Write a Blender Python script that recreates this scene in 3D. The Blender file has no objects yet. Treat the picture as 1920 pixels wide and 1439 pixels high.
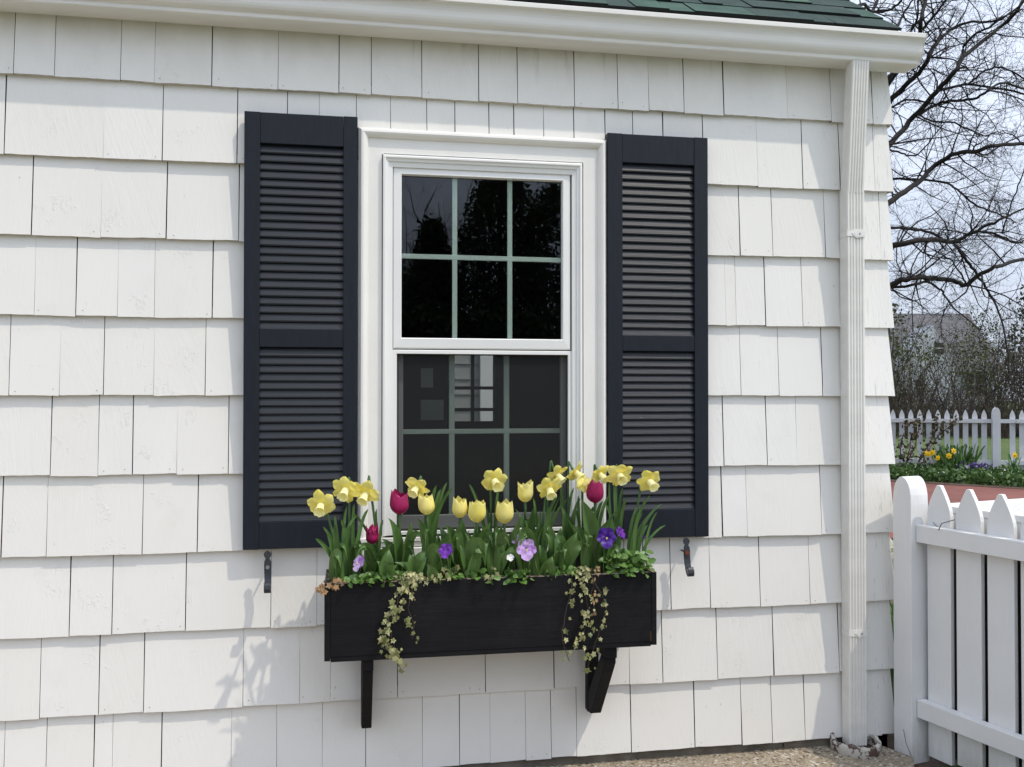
import bpy, math, random
from mathutils import Vector, Matrix, Euler, Quaternion
R = math.radians
random.seed(7)
rnd = random.random
def ru(a, b): return a + (b - a) * random.random()
scene = bpy.context.scene
COL = scene.collection

# ------------------------------------------------------------------ camera
FPX, CX, CY = 1700.0, 960.0, 719.5
YAW = R(10.14)
PITCH = math.atan(22.5 / FPX)
CAM = Vector((0.0, -3.103, 1.29))
ROT = Euler((math.pi / 2 + PITCH, 0, -YAW)).to_matrix()
cam_data = bpy.data.cameras.new('camera')
cam = bpy.data.objects.new('camera', cam_data)
COL.objects.link(cam)
cam.location = CAM
cam.rotation_euler = (math.pi / 2 + PITCH, 0, -YAW)
cam_data.sensor_width = 36.0
cam_data.lens = 36.0 * FPX / 1920.0
cam_data.clip_start = 0.05
cam_data.clip_end = 1000
scene.camera = cam

# ------------------------------------------------------------------ light
SUN = Vector((1.24, -1.0, 2.55)).normalized()
world = bpy.data.worlds.new('World')
scene.world = world
world.use_nodes = True
wn, wl = world.node_tree.nodes, world.node_tree.links
wn.clear()
wo = wn.new('ShaderNodeOutputWorld')
bg = wn.new('ShaderNodeBackground')
sky = wn.new('ShaderNodeTexSky')
sky.sky_type = 'NISHITA'
sky.sun_disc = False
sky.sun_elevation = math.asin(SUN.z)
sky.sun_rotation = math.atan2(SUN.x, SUN.y)
sky.dust_density = 3.0
tc = wn.new('ShaderNodeTexCoord')
mp = wn.new('ShaderNodeMapping')
mp.inputs['Scale'].default_value = (1, 1, 2.2)
nz = wn.new('ShaderNodeTexNoise')
nz.inputs['Scale'].default_value = 3.2
nz.inputs['Detail'].default_value = 7
nz.inputs['Roughness'].default_value = 0.55
cr = wn.new('ShaderNodeMapRange')
cr.inputs['From Min'].default_value = 0.36
cr.inputs['From Max'].default_value = 0.62
cr.inputs['To Min'].default_value = 0.62
cr.inputs['To Max'].default_value = 0.97
mx = wn.new('ShaderNodeMix')
mx.data_type = 'RGBA'
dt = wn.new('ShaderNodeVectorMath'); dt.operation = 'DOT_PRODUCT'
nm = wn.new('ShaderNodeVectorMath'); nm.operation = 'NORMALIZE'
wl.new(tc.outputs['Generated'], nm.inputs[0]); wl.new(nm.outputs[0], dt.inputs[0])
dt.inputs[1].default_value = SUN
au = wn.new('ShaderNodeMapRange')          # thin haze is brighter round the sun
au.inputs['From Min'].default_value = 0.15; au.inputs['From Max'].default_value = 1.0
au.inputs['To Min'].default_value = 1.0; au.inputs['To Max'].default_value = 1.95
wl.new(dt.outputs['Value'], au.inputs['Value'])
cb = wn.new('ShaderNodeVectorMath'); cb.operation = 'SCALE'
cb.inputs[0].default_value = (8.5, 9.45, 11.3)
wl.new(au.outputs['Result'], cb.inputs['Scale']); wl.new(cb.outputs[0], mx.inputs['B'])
wl.new(tc.outputs['Generated'], mp.inputs['Vector'])
wl.new(mp.outputs['Vector'], nz.inputs['Vector'])
wl.new(nz.outputs['Fac'], cr.inputs['Value'])
wl.new(cr.outputs['Result'], mx.inputs['Factor'])
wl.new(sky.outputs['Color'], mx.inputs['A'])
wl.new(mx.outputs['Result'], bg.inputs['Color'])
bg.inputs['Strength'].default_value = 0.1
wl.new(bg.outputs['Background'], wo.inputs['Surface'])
sl = bpy.data.lights.new('sun', 'SUN')
sl.energy = 2.3
sl.angle = R(0.6)
sl.color = (1.0, 0.92, 0.79)
so = bpy.data.objects.new('sun', sl)
COL.objects.link(so)
so.rotation_euler = (-SUN).to_track_quat('-Z', 'Y').to_euler()
so.location = (5, -5, 12)
scene.view_settings.view_transform = 'Standard'
scene.view_settings.look = 'None'
scene.view_settings.exposure = 0.03
scene.view_settings.gamma = 1.0
scene.cycles.max_bounces = 8
scene.cycles.transparent_max_bounces = 16

# ------------------------------------------------------------------ pixel -> place
def ray(px, py): return ROT @ Vector(((px - CX) / FPX, (CY - py) / FPX, -1.0))
def at(px, py, Y=0.0):
    d = ray(px, py); return CAM + d * ((Y - CAM.y) / d.y)
def gz(px, py, z=0.0):
    d = ray(px, py); return CAM + d * ((z - CAM.z) / d.z)
def atd(px, py, depth): return CAM + ray(px, py) * depth
def X(px, Y=0.0, py=742): return at(px, py, Y).x
def Z(px, py, Y=0.0): return at(px, py, Y).z

# ------------------------------------------------------------------ mesh helper
class MB:
    def __init__(s): s.v, s.f, s.m, s.r, s.sm = [], [], [], [], []
    def vert(s, p): s.v.append((p[0], p[1], p[2])); return len(s.v) - 1
    def face(s, idx, m=0, r=0.5, sm=False): s.f.append(tuple(idx)); s.m.append(m); s.r.append(r); s.sm.append(sm)
    def poly(s, pts, m=0, r=0.5, sm=False): s.face([s.vert(p) for p in pts], m, r, sm)
    def box(s, x0, x1, y0, y1, z0, z1, m=0, r=0.5):
        if x0 > x1: x0, x1 = x1, x0
        if y0 > y1: y0, y1 = y1, y0
        if z0 > z1: z0, z1 = z1, z0
        b = [s.vert(p) for p in ((x0,y0,z0),(x1,y0,z0),(x1,y1,z0),(x0,y1,z0),(x0,y0,z1),(x1,y0,z1),(x1,y1,z1),(x0,y1,z1))]
        for q in ((0,3,2,1),(4,5,6,7),(0,1,5,4),(1,2,6,5),(2,3,7,6),(3,0,4,7)): s.face([b[i] for i in q], m, r)
    def obox(s, o, a, b, c, m=0, r=0.5):
        o, a, b, c = map(Vector, (o, a, b, c))
        if a.cross(b).dot(c) < 0: o, a = o + a, -a
        p = [s.vert(q) for q in (o, o+a, o+a+b, o+b, o+c, o+a+c, o+a+b+c, o+b+c)]
        for q in ((0,3,2,1),(4,5,6,7),(0,1,5,4),(1,2,6,5),(2,3,7,6),(3,0,4,7)): s.face([p[i] for i in q], m, r)
    def surf(s, fn, nu, nv, m=0, r=0.5, sm=True, closed=False):
        g = [[s.vert(fn(i / nu, j / nv)) for j in range(nv + (0 if closed else 1))] for i in range(nu + 1)]
        w = nv if closed else nv + 1
        for i in range(nu):
            for j in range(nv):
                s.face((g[i][j], g[i+1][j], g[i+1][(j+1) % w], g[i][(j+1) % w]), m, r, sm)
    def tube(s, pts, rad, n=6, m=0, r=0.5, cap=True, sm=True):
        pts = [Vector(p) for p in pts]
        if not isinstance(rad, (list, tuple)): rad = [rad] * len(pts)
        rings, up = [], Vector((0.13, 0.31, 0.94))
        for i, p in enumerate(pts):
            t = (pts[min(i+1, len(pts)-1)] - pts[max(i-1, 0)])
            t = t.normalized() if t.length > 1e-9 else Vector((0, 0, 1))
            a = t.cross(up)
            if a.length < 0.05: a = t.cross(Vector((1, 0, 0)))
            a.normalize(); b = t.cross(a)
            up = b.cross(t) * 1.0 if False else up
            rings.append([s.vert(p + (a * math.cos(k * math.tau / n) + b * math.sin(k * math.tau / n)) * rad[i]) for k in range(n)])
        for i in range(len(pts) - 1):
            for k in range(n):
                s.face((rings[i][k], rings[i+1][k], rings[i+1][(k+1) % n], rings[i][(k+1) % n]), m, r, sm)
        if cap:
            s.face(rings[0], m, r); s.face(rings[-1][::-1], m, r)
    def prism(s, pts, off, m=0, r=0.5, sm=False):
        off = Vector(off); n = len(pts)
        a = [s.vert(p) for p in pts]; b = [s.vert(Vector(p) + off) for p in pts]
        s.face(a[::-1], m, r); s.face(b, m, r)
        for i in range(n): s.face((a[i], a[(i+1) % n], b[(i+1) % n], b[i]), m, r, sm)
    def frame(s, x0, x1, z0, z1, prof, k=(1, 1, 1, 1), m=0, r=0.5):
        """mitred moulding round a rectangle; prof = [(inset, y)...]; k scales the inset left, right, top, bottom"""
        rg = [[s.vert(p) for p in ((x0+d*k[0], y, z0+d*k[3]), (x1-d*k[1], y, z0+d*k[3]), (x1-d*k[1], y, z1-d*k[2]), (x0+d*k[0], y, z1-d*k[2]))] for d, y in prof]
        for i in range(len(rg) - 1):
            for q in range(4): s.face((rg[i][q], rg[i][(q+1) % 4], rg[i+1][(q+1) % 4], rg[i+1][q]), m, r)
    def mesh(s, name, mats, o=Vector((0, 0, 0))):
        me = bpy.data.meshes.new(name)
        me.from_pydata([(x - o[0], y - o[1], z - o[2]) for x, y, z in s.v], [], s.f)
        for mt in (mats if isinstance(mats, (list, tuple)) else [mats]): me.materials.append(mt)
        me.polygons.foreach_set('material_index', s.m)
        me.polygons.foreach_set('use_smooth', s.sm)
        at_ = me.attributes.new('rnd', 'FLOAT', 'FACE')
        at_.data.foreach_set('value', s.r)
        me.update()
        return me
    def build(s, name, mats, parent=None, bevel=0, loc=None, solid=0):
        o = Vector(ORG[parent.name]) if parent else Vector(loc or (0, 0, 0))
        ob = bpy.data.objects.new(name, s.mesh(name, mats, o))
        COL.objects.link(ob)
        ORG[ob.name] = o
        if parent: ob.parent = parent
        else: ob.location = o
        if solid:
            md = ob.modifiers.new('solid', 'SOLIDIFY'); md.thickness = solid; md.offset = 0
        if bevel:
            md = ob.modifiers.new('bevel', 'BEVEL'); md.width = bevel; md.segments = 2; md.limit_method = 'ANGLE'; md.angle_limit = R(40)
        return ob
ORG = {}
def tag(o, label=None, cat=None, group=None, kind=None):
    if label: o['label'] = label
    if cat: o['category'] = cat
    if group: o['group'] = group
    if kind: o['kind'] = kind
    return o
def thing(name, loc, label, cat, group=None):
    o = bpy.data.objects.new(name, None); COL.objects.link(o)
    o.empty_display_size = 0.1
    o.location = loc; ORG[o.name] = Vector(loc)
    return tag(o, label, cat, group)
def dup(o, loc, parent=None):
    c = o.copy(); COL.objects.link(c); c.location = loc; c.parent = parent or o.parent
    return c
def bez(p0, p1, p2, p3, n=10):
    p0, p1, p2, p3 = map(Vector, (p0, p1, p2, p3)); out = []
    for i in range(n + 1):
        t = i / n; u = 1 - t
        out.append(p0*u*u*u + p1*3*u*u*t + p2*3*u*t*t + p3*t*t*t)
    return out

# ------------------------------------------------------------------ materials
def nodes(name):
    m = bpy.data.materials.new(name); m.use_nodes = True
    nt = m.node_tree; b = nt.nodes['Principled BSDF']
    return m, nt.nodes, nt.links, b
def mathn(n, l, op, a, b=None, c=None):
    k = n.new('ShaderNodeMath'); k.operation = op
    for i, q in enumerate((a, b, c)):
        if q is None: continue
        if isinstance(q, (int, float)): k.inputs[i].default_value = q
        else: l.new(q, k.inputs[i])
    return k.outputs[0]
def noise(n, l, vec, scale, detail=4, rough=0.55, dist=0.0):
    k = n.new('ShaderNodeTexNoise')
    k.inputs['Scale'].default_value = scale; k.inputs['Detail'].default_value = detail
    k.inputs['Roughness'].default_value = rough; k.inputs['Distortion'].default_value = dist
    if vec is not None: l.new(vec, k.inputs['Vector'])
    return k.outputs['Fac']
def ramp(n, l, fac, a, b, lo=0.0, hi=1.0):
    k = n.new('ShaderNodeMapRange')
    k.inputs['From Min'].default_value = a; k.inputs['From Max'].default_value = b
    k.inputs['To Min'].default_value = lo; k.inputs['To Max'].default_value = hi
    l.new(fac, k.inputs['Value']); return k.outputs['Result']
def mixc(n, l, fac, a, b):
    k = n.new('ShaderNodeMix'); k.data_type = 'RGBA'
    for nm, q in (('A', a), ('B', b)):
        if isinstance(q, tuple): k.inputs[nm].default_value = (*q, 1)
        else: l.new(q, k.inputs[nm])
    if isinstance(fac, (int, float)): k.inputs['Factor'].default_value = fac
    else: l.new(fac, k.inputs['Factor'])
    return k.outputs['Result']
def coords(n, l, sc=(1, 1, 1), useg=False):
    t = n.new('ShaderNodeTexCoord'); m = n.new('ShaderNodeMapping')
    m.inputs['Scale'].default_value = sc
    if useg:
        g = n.new('ShaderNodeNewGeometry'); l.new(g.outputs['Position'], m.inputs['Vector'])
    else: l.new(t.outputs['Object'], m.inputs['Vector'])
    return m.outputs['Vector']
def attr(n): 
    a = n.new('ShaderNodeAttribute'); a.attribute_name = 'rnd'; return a.outputs['Fac']
def bump(n, l, b, h, dist, strength=1.0, prev=None):
    k = n.new('ShaderNodeBump'); k.inputs['Distance'].default_value = dist; k.inputs['Strength'].default_value = strength
    l.new(h, k.inputs['Height'])
    if prev is not None: l.new(prev, k.inputs['Normal'])
    if b is not None: l.new(k.outputs['Normal'], b.inputs['Normal'])
    return k.outputs['Normal']
def M(name, c1, c2=None, scale=8, rough=0.6, spec=0.4, bmp=0.0, bscale=80, st=(1, 1, 1), byr=0.0, lo=0.35, hi=0.65, transl=0.0, metal=0.0, c3=None):
    """c1..c2 by noise, blended with the per-face random value when byr > 0 (c3 = colour at rnd 1)"""
    m, n, l, b = nodes(name)
    v = coords(n, l, st)
    col = mixc(n, l, ramp(n, l, noise(n, l, v, scale, 6), lo, hi), c1, c2 or c1)
    if byr: col = mixc(n, l, mathn(n, l, 'MULTIPLY', attr(n), byr), col, c3 or c2 or c1)
    l.new(col, b.inputs['Base Color'])
    b.inputs['Roughness'].default_value = rough
    b.inputs['Specular IOR Level'].default_value = spec
    b.inputs['Metallic'].default_value = metal
    if bmp: bump(n, l, b, noise(n, l, v, bscale, 5), bmp)
    if transl:
        tr = n.new('ShaderNodeBsdfTranslucent'); ms = n.new('ShaderNodeMixShader')
        l.new(col, tr.inputs['Color']); ms.inputs['Fac'].default_value = transl
        l.new(b.outputs[0], ms.inputs[1]); l.new(tr.outputs[0], ms.inputs[2])
        l.new(ms.outputs[0], n['Material Output'].inputs['Surface'])
    return m

def shingle_paint():
    m, n, l, b = nodes('white_shingle_paint')
    r = attr(n)
    g = n.new('ShaderNodeNewGeometry'); pos = g.outputs['Position']
    off = n.new('ShaderNodeCombineXYZ')
    l.new(mathn(n, l, 'MULTIPLY', r, 31.0), off.inputs['X']); l.new(mathn(n, l, 'MULTIPLY', r, 17.0), off.inputs['Z'])
    av = n.new('ShaderNodeVectorMath'); av.operation = 'ADD'
    l.new(pos, av.inputs[0]); l.new(off.outputs[0], av.inputs[1])
    def stretched(sx, sy, sz):
        q = n.new('ShaderNodeMapping'); q.inputs['Scale'].default_value = (sx, sy, sz)
        q.inputs['Rotation'].default_value = (0, 0, 0)
        l.new(av.outputs[0], q.inputs['Vector']); return q.outputs['Vector']
    # saw grain leaning a little, different on each shingle
    rot = n.new('ShaderNodeVectorRotate'); rot.rotation_type = 'Y_AXIS'
    l.new(av.outputs[0], rot.inputs['Vector'])
    l.new(mathn(n, l, 'MULTIPLY_ADD', mathn(n, l, 'FRACT', mathn(n, l, 'MULTIPLY', r, 13.7)), 0.7, -0.25), rot.inputs['Angle'])
    gq = n.new('ShaderNodeMapping'); gq.inputs['Scale'].default_value = (70, 70, 4.5); l.new(rot.outputs[0], gq.inputs['Vector'])
    grain = noise(n, l, gq.outputs['Vector'], 1.0, 5, 0.6, 0.6)
    fine = noise(n, l, stretched(240, 240, 14), 1.0, 3)
    blister = ramp(n, l, noise(n, l, stretched(1, 1, 0.6), 105, 3, 0.6, 0.8), 0.56, 0.62)
    bmask = ramp(n, l, noise(n, l, stretched(1, 1, 1), 9.0, 2), 0.56, 0.68)
    bl = mathn(n, l, 'MULTIPLY', blister, bmask)
    gm = ramp(n, l, mathn(n, l, 'FRACT', mathn(n, l, 'MULTIPLY', r, 7.3)), 0, 1, 0.25, 1.0)
    h = mathn(n, l, 'ADD', mathn(n, l, 'MULTIPLY', grain, gm), mathn(n, l, 'MULTIPLY', fine, 0.25))
    h = mathn(n, l, 'ADD', h, mathn(n, l, 'MULTIPLY', bl, 0.55))
    bump(n, l, b, h, 0.0017, 0.75)
    tone = ramp(n, l, noise(n, l, pos, 2.3, 4), 0.3, 0.7)
    col = mixc(n, l, tone, (0.80, 0.782, 0.742), (0.765, 0.748, 0.712))
    col = mixc(n, l, mathn(n, l, 'MULTIPLY', mathn(n, l, 'FRACT', mathn(n, l, 'MULTIPLY', r, 5.1)), 0.4), col, (0.745, 0.715, 0.655))
    # run-off stains under the gutter, worn specks, dirty butt edges
    sp = n.new('ShaderNodeSeparateXYZ'); l.new(pos, sp.inputs[0])
    up = ramp(n, l, sp.outputs['Z'], 2.36, 2.50)
    sx = ramp(n, l, sp.outputs['X'], 0.05, 0.25)
    sx2 = ramp(n, l, sp.outputs['X'], 0.95, 1.3, 1.0, 0.25)
    str_ = ramp(n, l, noise(n, l, stretched(26, 1, 2.5), 1.0, 4, 0.65), 0.57, 0.74)
    stain = mathn(n, l, 'MULTIPLY', mathn(n, l, 'MULTIPLY', up, str_), mathn(n, l, 'MULTIPLY', sx, sx2))
    col = mixc(n, l, mathn(n, l, 'MULTIPLY', stain, 0.6), col, (0.25, 0.24, 0.22))
    speck = ramp(n, l, noise(n, l, stretched(60, 60, 22), 1.0, 3, 0.6), 0.735, 0.77)
    col = mixc(n, l, mathn(n, l, 'MULTIPLY', speck, 0.55), col, (0.33, 0.30, 0.26))
    worn = mathn(n, l, 'MULTIPLY', ramp(n, l, sp.outputs['X'], 1.80, 1.92), ramp(n, l, noise(n, l, stretched(120, 120, 9), 1.0, 4, 0.7), 0.58, 0.70))
    col = mixc(n, l, mathn(n, l, 'MULTIPLY', worn, 0.55), col, (0.42, 0.40, 0.36))
    grime = mathn(n, l, 'MULTIPLY', ramp(n, l, sp.outputs['Z'], 2.28, 2.50), ramp(n, l, noise(n, l, stretched(9, 9, 5), 1.0, 5, 0.6), 0.32, 0.68))
    col = mixc(n, l, mathn(n, l, 'MULTIPLY', grime, 0.30), col, (0.42, 0.38, 0.31))
    smud = ramp(n, l, noise(n, l, stretched(7, 7, 4), 1.0, 6, 0.7), 0.56, 0.78)
    col = mixc(n, l, mathn(n, l, 'MULTIPLY', smud, 0.16), col, (0.50, 0.46, 0.39))
    l.new(col, b.inputs['Base Color'])
    b.inputs['Roughness'].default_value = 0.62
    b.inputs['Specular IOR Level'].default_value = 0.25
    return m

def glass(name, tint, refl=1.0):
    m, n, l, b = nodes(name)
    n.remove(b)
    fr = n.new('ShaderNodeFresnel'); fr.inputs['IOR'].default_value = 1.62
    tr = n.new('ShaderNodeBsdfTransparent'); tr.inputs['Color'].default_value = (*tint, 1)
    gl = n.new('ShaderNodeBsdfGlossy'); gl.inputs['Roughness'].default_value = 0.0
    gl.inputs['Color'].default_value = (0.9, 0.95, 1, 1)
    v = coords(n, l); 
    k = n.new('ShaderNodeBump'); k.inputs['Distance'].default_value = 0.002; k.inputs['Strength'].default_value = 0.06
    l.new(noise(n, l, v, 3.0, 1), k.inputs['Height']); l.new(k.outputs[0], gl.inputs['Normal'])
    ms = n.new('ShaderNodeMixShader')
    l.new(mathn(n, l, 'MULTIPLY', fr.outputs[0], refl), ms.inputs['Fac'])
    l.new(tr.outputs[0], ms.inputs[1]); l.new(gl.outputs[0], ms.inputs[2])
    l.new(ms.outputs[0], n['Material Output'].inputs['Surface'])
    return m
def screen_mesh():
    m, n, l, b = nodes('insect_screen')
    b.inputs['Base Color'].default_value = (0.011, 0.011, 0.012, 1); b.inputs['Roughness'].default_value = 0.6
    tr = n.new('ShaderNodeBsdfTransparent'); ms = n.new('ShaderNodeMixShader'); ms.inputs['Fac'].default_value = 0.5
    l.new(tr.outputs[0], ms.inputs[1]); l.new(b.outputs[0], ms.inputs[2])
    l.new(ms.outputs[0], n['Material Output'].inputs['Surface'])
    return m
def aggregate():
    m, n, l, b = nodes('exposed_aggregate')
    v = coords(n, l, useg=True)
    vo = n.new('ShaderNodeTexVoronoi'); vo.inputs['Scale'].default_value = 110; l.new(v, vo.inputs['Vector'])
    sp = n.new('ShaderNodeSeparateColor'); l.new(vo.outputs['Color'], sp.inputs[0])
    col = mixc(n, l, sp.outputs[0], (0.22, 0.175, 0.12), (0.36, 0.305, 0.225))
    col = mixc(n, l, ramp(n, l, sp.outputs[1], 0.86, 0.9), col, (0.52, 0.48, 0.41))
    col = mixc(n, l, ramp(n, l, sp.outputs[2], 0.88, 0.92), col, (0.12, 0.09, 0.07))
    col = mixc(n, l, ramp(n, l, noise(n, l, v, 3.0, 5), 0.5, 0.75), col, (0.24, 0.20, 0.15))
    l.new(col, b.inputs['Base Color']); b.inputs['Roughness'].default_value = 0.85
    bump(n, l, b, vo.outputs['Distance'], 0.004, 1.0)
    return m
def bricks():
    m, n, l, b = nodes('red_brick_paving')
    v = coords(n, l, useg=True)
    br = n.new('ShaderNodeTexBrick'); l.new(v, br.inputs['Vector'])
    br.inputs['Scale'].default_value = 1.0; br.inputs['Brick Width'].default_value = 0.2; br.inputs['Row Height'].default_value = 0.1
    br.inputs['Mortar Size'].default_value = 0.006
    br.inputs['Color1'].default_value = (0.205, 0.052, 0.034, 1); br.inputs['Color2'].default_value = (0.15, 0.045, 0.032, 1); br.inputs['Mortar'].default_value = (0.15, 0.085, 0.065, 1)
    col = mixc(n, l, ramp(n, l, noise(n, l, v, 1.4, 5), 0.35, 0.75), br.outputs['Color'], (0.23, 0.082, 0.06))
    l.new(col, b.inputs['Base Color']); b.inputs['Roughness'].default_value = 0.85
    return m
def roof_shingle():
    m, n, l, b = nodes('green_asphalt_shingle')
    v = coords(n, l, useg=True); r = attr(n)
    col = mixc(n, l, ramp(n, l, r, 0.45, 0.55), (0.043, 0.062, 0.056), (0.062, 0.108, 0.085))
    col = mixc(n, l, ramp(n, l, r, 0.84, 0.86), col, (0.082, 0.145, 0.095))
    gr = noise(n, l, v, 330, 2, 0.8)
    col = mixc(n, l, ramp(n, l, gr, 0.52, 0.68), col, (0.085, 0.14, 0.115))
    col = mixc(n, l, ramp(n, l, noise(n, l, v, 9, 4), 0.4, 0.7, 0, 0.5), col, (0.02, 0.035, 0.032))
    l.new(col, b.inputs['Base Color']); b.inputs['Roughness'].default_value = 0.95; b.inputs['Specular IOR Level'].default_value = 0.2
    bump(n, l, b, gr, 0.002, 0.8)
    return m
def lawn_mat():
    m, n, l, b = nodes('lawn_grass')
    v = coords(n, l, useg=True)
    col = mixc(n, l, ramp(n, l, noise(n, l, v, 0.9, 6), 0.35, 0.65), (0.070, 0.112, 0.016), (0.115, 0.160, 0.028))
    col = mixc(n, l, ramp(n, l, noise(n, l, v, 60, 4, 0.7), 0.4, 0.7, 0, 0.6), col, (0.03, 0.06, 0.014))
    l.new(col, b.inputs['Base Color']); b.inputs['Roughness'].default_value = 0.9
    bump(n, l, b, noise(n, l, v, 90, 4, 0.7), 0.03, 0.8)
    return m
def flaked(name, paint, under, thr, scale, rough=0.6):
    m, n, l, b = nodes(name)
    v = coords(n, l, (1, 1, 1))
    f = ramp(n, l, noise(n, l, v, scale, 6, 0.65), thr, thr + 0.03)
    col = mixc(n, l, f, paint, under)
    l.new(col, b.inputs['Base Color']); b.inputs['Roughness'].default_value = rough
    bump(n, l, b, mathn(n, l, 'SUBTRACT', 1.0, f), 0.0015, 1.0)
    return m
def slat_paint():
    m, n, l, b = nodes('charcoal_louver_paint')
    v = coords(n, l, (3, 3, 90), True)
    col = mixc(n, l, ramp(n, l, noise(n, l, coords(n, l, (2, 2, 14), True), 2.0, 4), 0.3, 0.7), (0.0070, 0.0088, 0.0135), (0.0098, 0.0116, 0.0165))
    chip = ramp(n, l, noise(n, l, coords(n, l, (14, 14, 190), True), 1.0, 3, 0.6), 0.775, 0.79)
    col = mixc(n, l, mathn(n, l, 'MULTIPLY', chip, 0.8), col, (0.45, 0.44, 0.42))
    l.new(col, b.inputs['Base Color']); b.inputs['Roughness'].default_value = 0.45; b.inputs['Specular IOR Level'].default_value = 0.45
    bump(n, l, b, noise(n, l, v, 4, 4), 0.0006)
    return m

m_shingle = shingle_paint()
m_gap = M('joint_shade_and_nail', (0.10, 0.085, 0.07), (0.16, 0.14, 0.12), 30)  # dark colour stands for shade in the shingle joints; nail heads share it
m_butt = M('painted_butt_edge', (0.62, 0.59, 0.53), (0.45, 0.42, 0.37), 60, 0.8, bmp=0.001)
m_felt = M('dark_felt', (0.03, 0.027, 0.025), rough=0.95)
m_trim = M('white_trim_paint', (0.80, 0.78, 0.74), (0.75, 0.73, 0.685), 6, 0.4, bmp=0.0005, bscale=60, lo=0.3, hi=0.8)
m_vinyl = M('white_vinyl', (0.79, 0.785, 0.76), (0.76, 0.755, 0.73), 5, 0.35, 0.5)
m_alu = M('white_aluminium', (0.78, 0.76, 0.715), (0.70, 0.68, 0.635), 4, 0.38, 0.5, lo=0.35, hi=0.8, st=(1, 6, 6))
m_muntin = M('pale_green_grille', (0.80, 0.88, 0.80), rough=0.5)
m_greyrail = M('grey_sash_rail', (0.42, 0.43, 0.42), rough=0.5)
m_dark = M('dark_reveal', (0.035, 0.032, 0.03), rough=0.9)
m_shut = M('charcoal_shutter_paint', (0.0080, 0.0108, 0.0175), (0.0110, 0.0138, 0.0215), 10, 0.55, 0.25, bmp=0.0006, bscale=25, st=(6, 6, 1))
m_slat = slat_paint()
m_iron = M('black_iron', (0.022, 0.027, 0.034), (0.033, 0.038, 0.046), 40, 0.5, 0.5, bmp=0.001, bscale=120)
m_rust = M('rust', (0.20, 0.05, 0.02), (0.10, 0.03, 0.015), 80, 0.8)
m_steel = M('zinc_bolt', (0.30, 0.31, 0.33), rough=0.4, metal=0.6)
m_box = flaked('black_box_paint', (0.0048, 0.0048, 0.0062), (0.04, 0.036, 0.032), 0.745, 26, 0.6)
m_box.node_tree.nodes['Principled BSDF'].inputs['Specular IOR Level'].default_value = 0.2
def box_paint():
    m, n, l, b = nodes('weathered_black_box_paint')
    v = coords(n, l, (4, 40, 40)); v2 = coords(n, l)
    col = mixc(n, l, ramp(n, l, noise(n, l, v, 1.2, 6, .65), .35, .7), (0.0034, 0.0034, 0.0050), (0.0072, 0.0070, 0.0084))
    dust = ramp(n, l, noise(n, l, v2, 6, 6, .7), .52, .8)
    col = mixc(n, l, mathn(n, l, 'MULTIPLY', dust, .13), col, (0.06, 0.052, 0.045))
    fleck = ramp(n, l, noise(n, l, v2, 75, 3, .6), .745, .765)
    col = mixc(n, l, mathn(n, l, 'MULTIPLY', fleck, .75), col, (0.16, 0.14, 0.12))
    drip = ramp(n, l, noise(n, l, coords(n, l, (45, 45, 3)), 1.0, 4, .65), .62, .78)
    col = mixc(n, l, mathn(n, l, 'MULTIPLY', drip, .09), col, (0.07, 0.062, 0.055))
    l.new(col, b.inputs['Base Color']); b.inputs['Roughness'].default_value = .62; b.inputs['Specular IOR Level'].default_value = .22
    bump(n, l, b, noise(n, l, v, 3.0, 5, .6), .0016, .8)
    return m
m_box = box_paint()
m_boxrim = flaked('worn_black_rim', (0.016, 0.015, 0.016), (0.30, 0.23, 0.17), 0.50, 45, 0.8)
m_soil = M('potting_soil', (0.022, 0.016, 0.011), (0.06, 0.045, 0.03), 60, 0.95, bmp=0.012, bscale=50)
m_conc = M('foundation_concrete', (0.11, 0.095, 0.075), (0.20, 0.175, 0.14), 12, 0.9, bmp=0.004, bscale=60)
m_patio = aggregate(); m_brick = bricks(); m_roof = roof_shingle(); m_lawn = lawn_mat()
m_dirt = M('garden_soil', (0.05, 0.032, 0.022), (0.12, 0.08, 0.055), 9, 0.95, bmp=0.02, bscale=30)
m_fence = M('white_fence_paint', (0.75, 0.75, 0.755), (0.69, 0.695, 0.705), 5, 0.55, 0.3, bmp=0.0012, bscale=70, st=(1, 1, 0.35))
def fence_paint():
    m, n, l, b = nodes('brushed_white_fence_paint')
    g = n.new('ShaderNodeNewGeometry'); pos = g.outputs['Position']
    def mp_(x, y, z):
        q = n.new('ShaderNodeMapping'); q.inputs['Scale'].default_value = (x, y, z); l.new(pos, q.inputs['Vector']); return q.outputs['Vector']
    col = mixc(n, l, ramp(n, l, noise(n, l, pos, 4, 5), .3, .7), (0.79, 0.785, 0.775), (0.73, 0.725, 0.715))
    sp = n.new('ShaderNodeSeparateXYZ'); l.new(pos, sp.inputs[0])
    low = mathn(n, l, 'MULTIPLY', ramp(n, l, sp.outputs['Z'], 0.0, 0.13, 1.0, 0.0), ramp(n, l, noise(n, l, mp_(14, 14, 5), 1.0, 5, .65), .35, .65))
    col = mixc(n, l, mathn(n, l, 'MULTIPLY', low, .5), col, (0.24, 0.22, 0.16))
    chip = ramp(n, l, noise(n, l, mp_(40, 40, 16), 1.0, 4, .65), .74, .76)
    col = mixc(n, l, mathn(n, l, 'MULTIPLY', chip, .7), col, (0.30, 0.27, 0.23))
    l.new(col, b.inputs['Base Color']); b.inputs['Roughness'].default_value = .55; b.inputs['Specular IOR Level'].default_value = .3
    h = mathn(n, l, 'ADD', noise(n, l, mp_(110, 110, 5), 1.0, 4, .6), mathn(n, l, 'MULTIPLY', noise(n, l, pos, 30, 3), .6))
    bump(n, l, b, h, .0014, .8)
    return m
m_fence = fence_paint()
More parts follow.
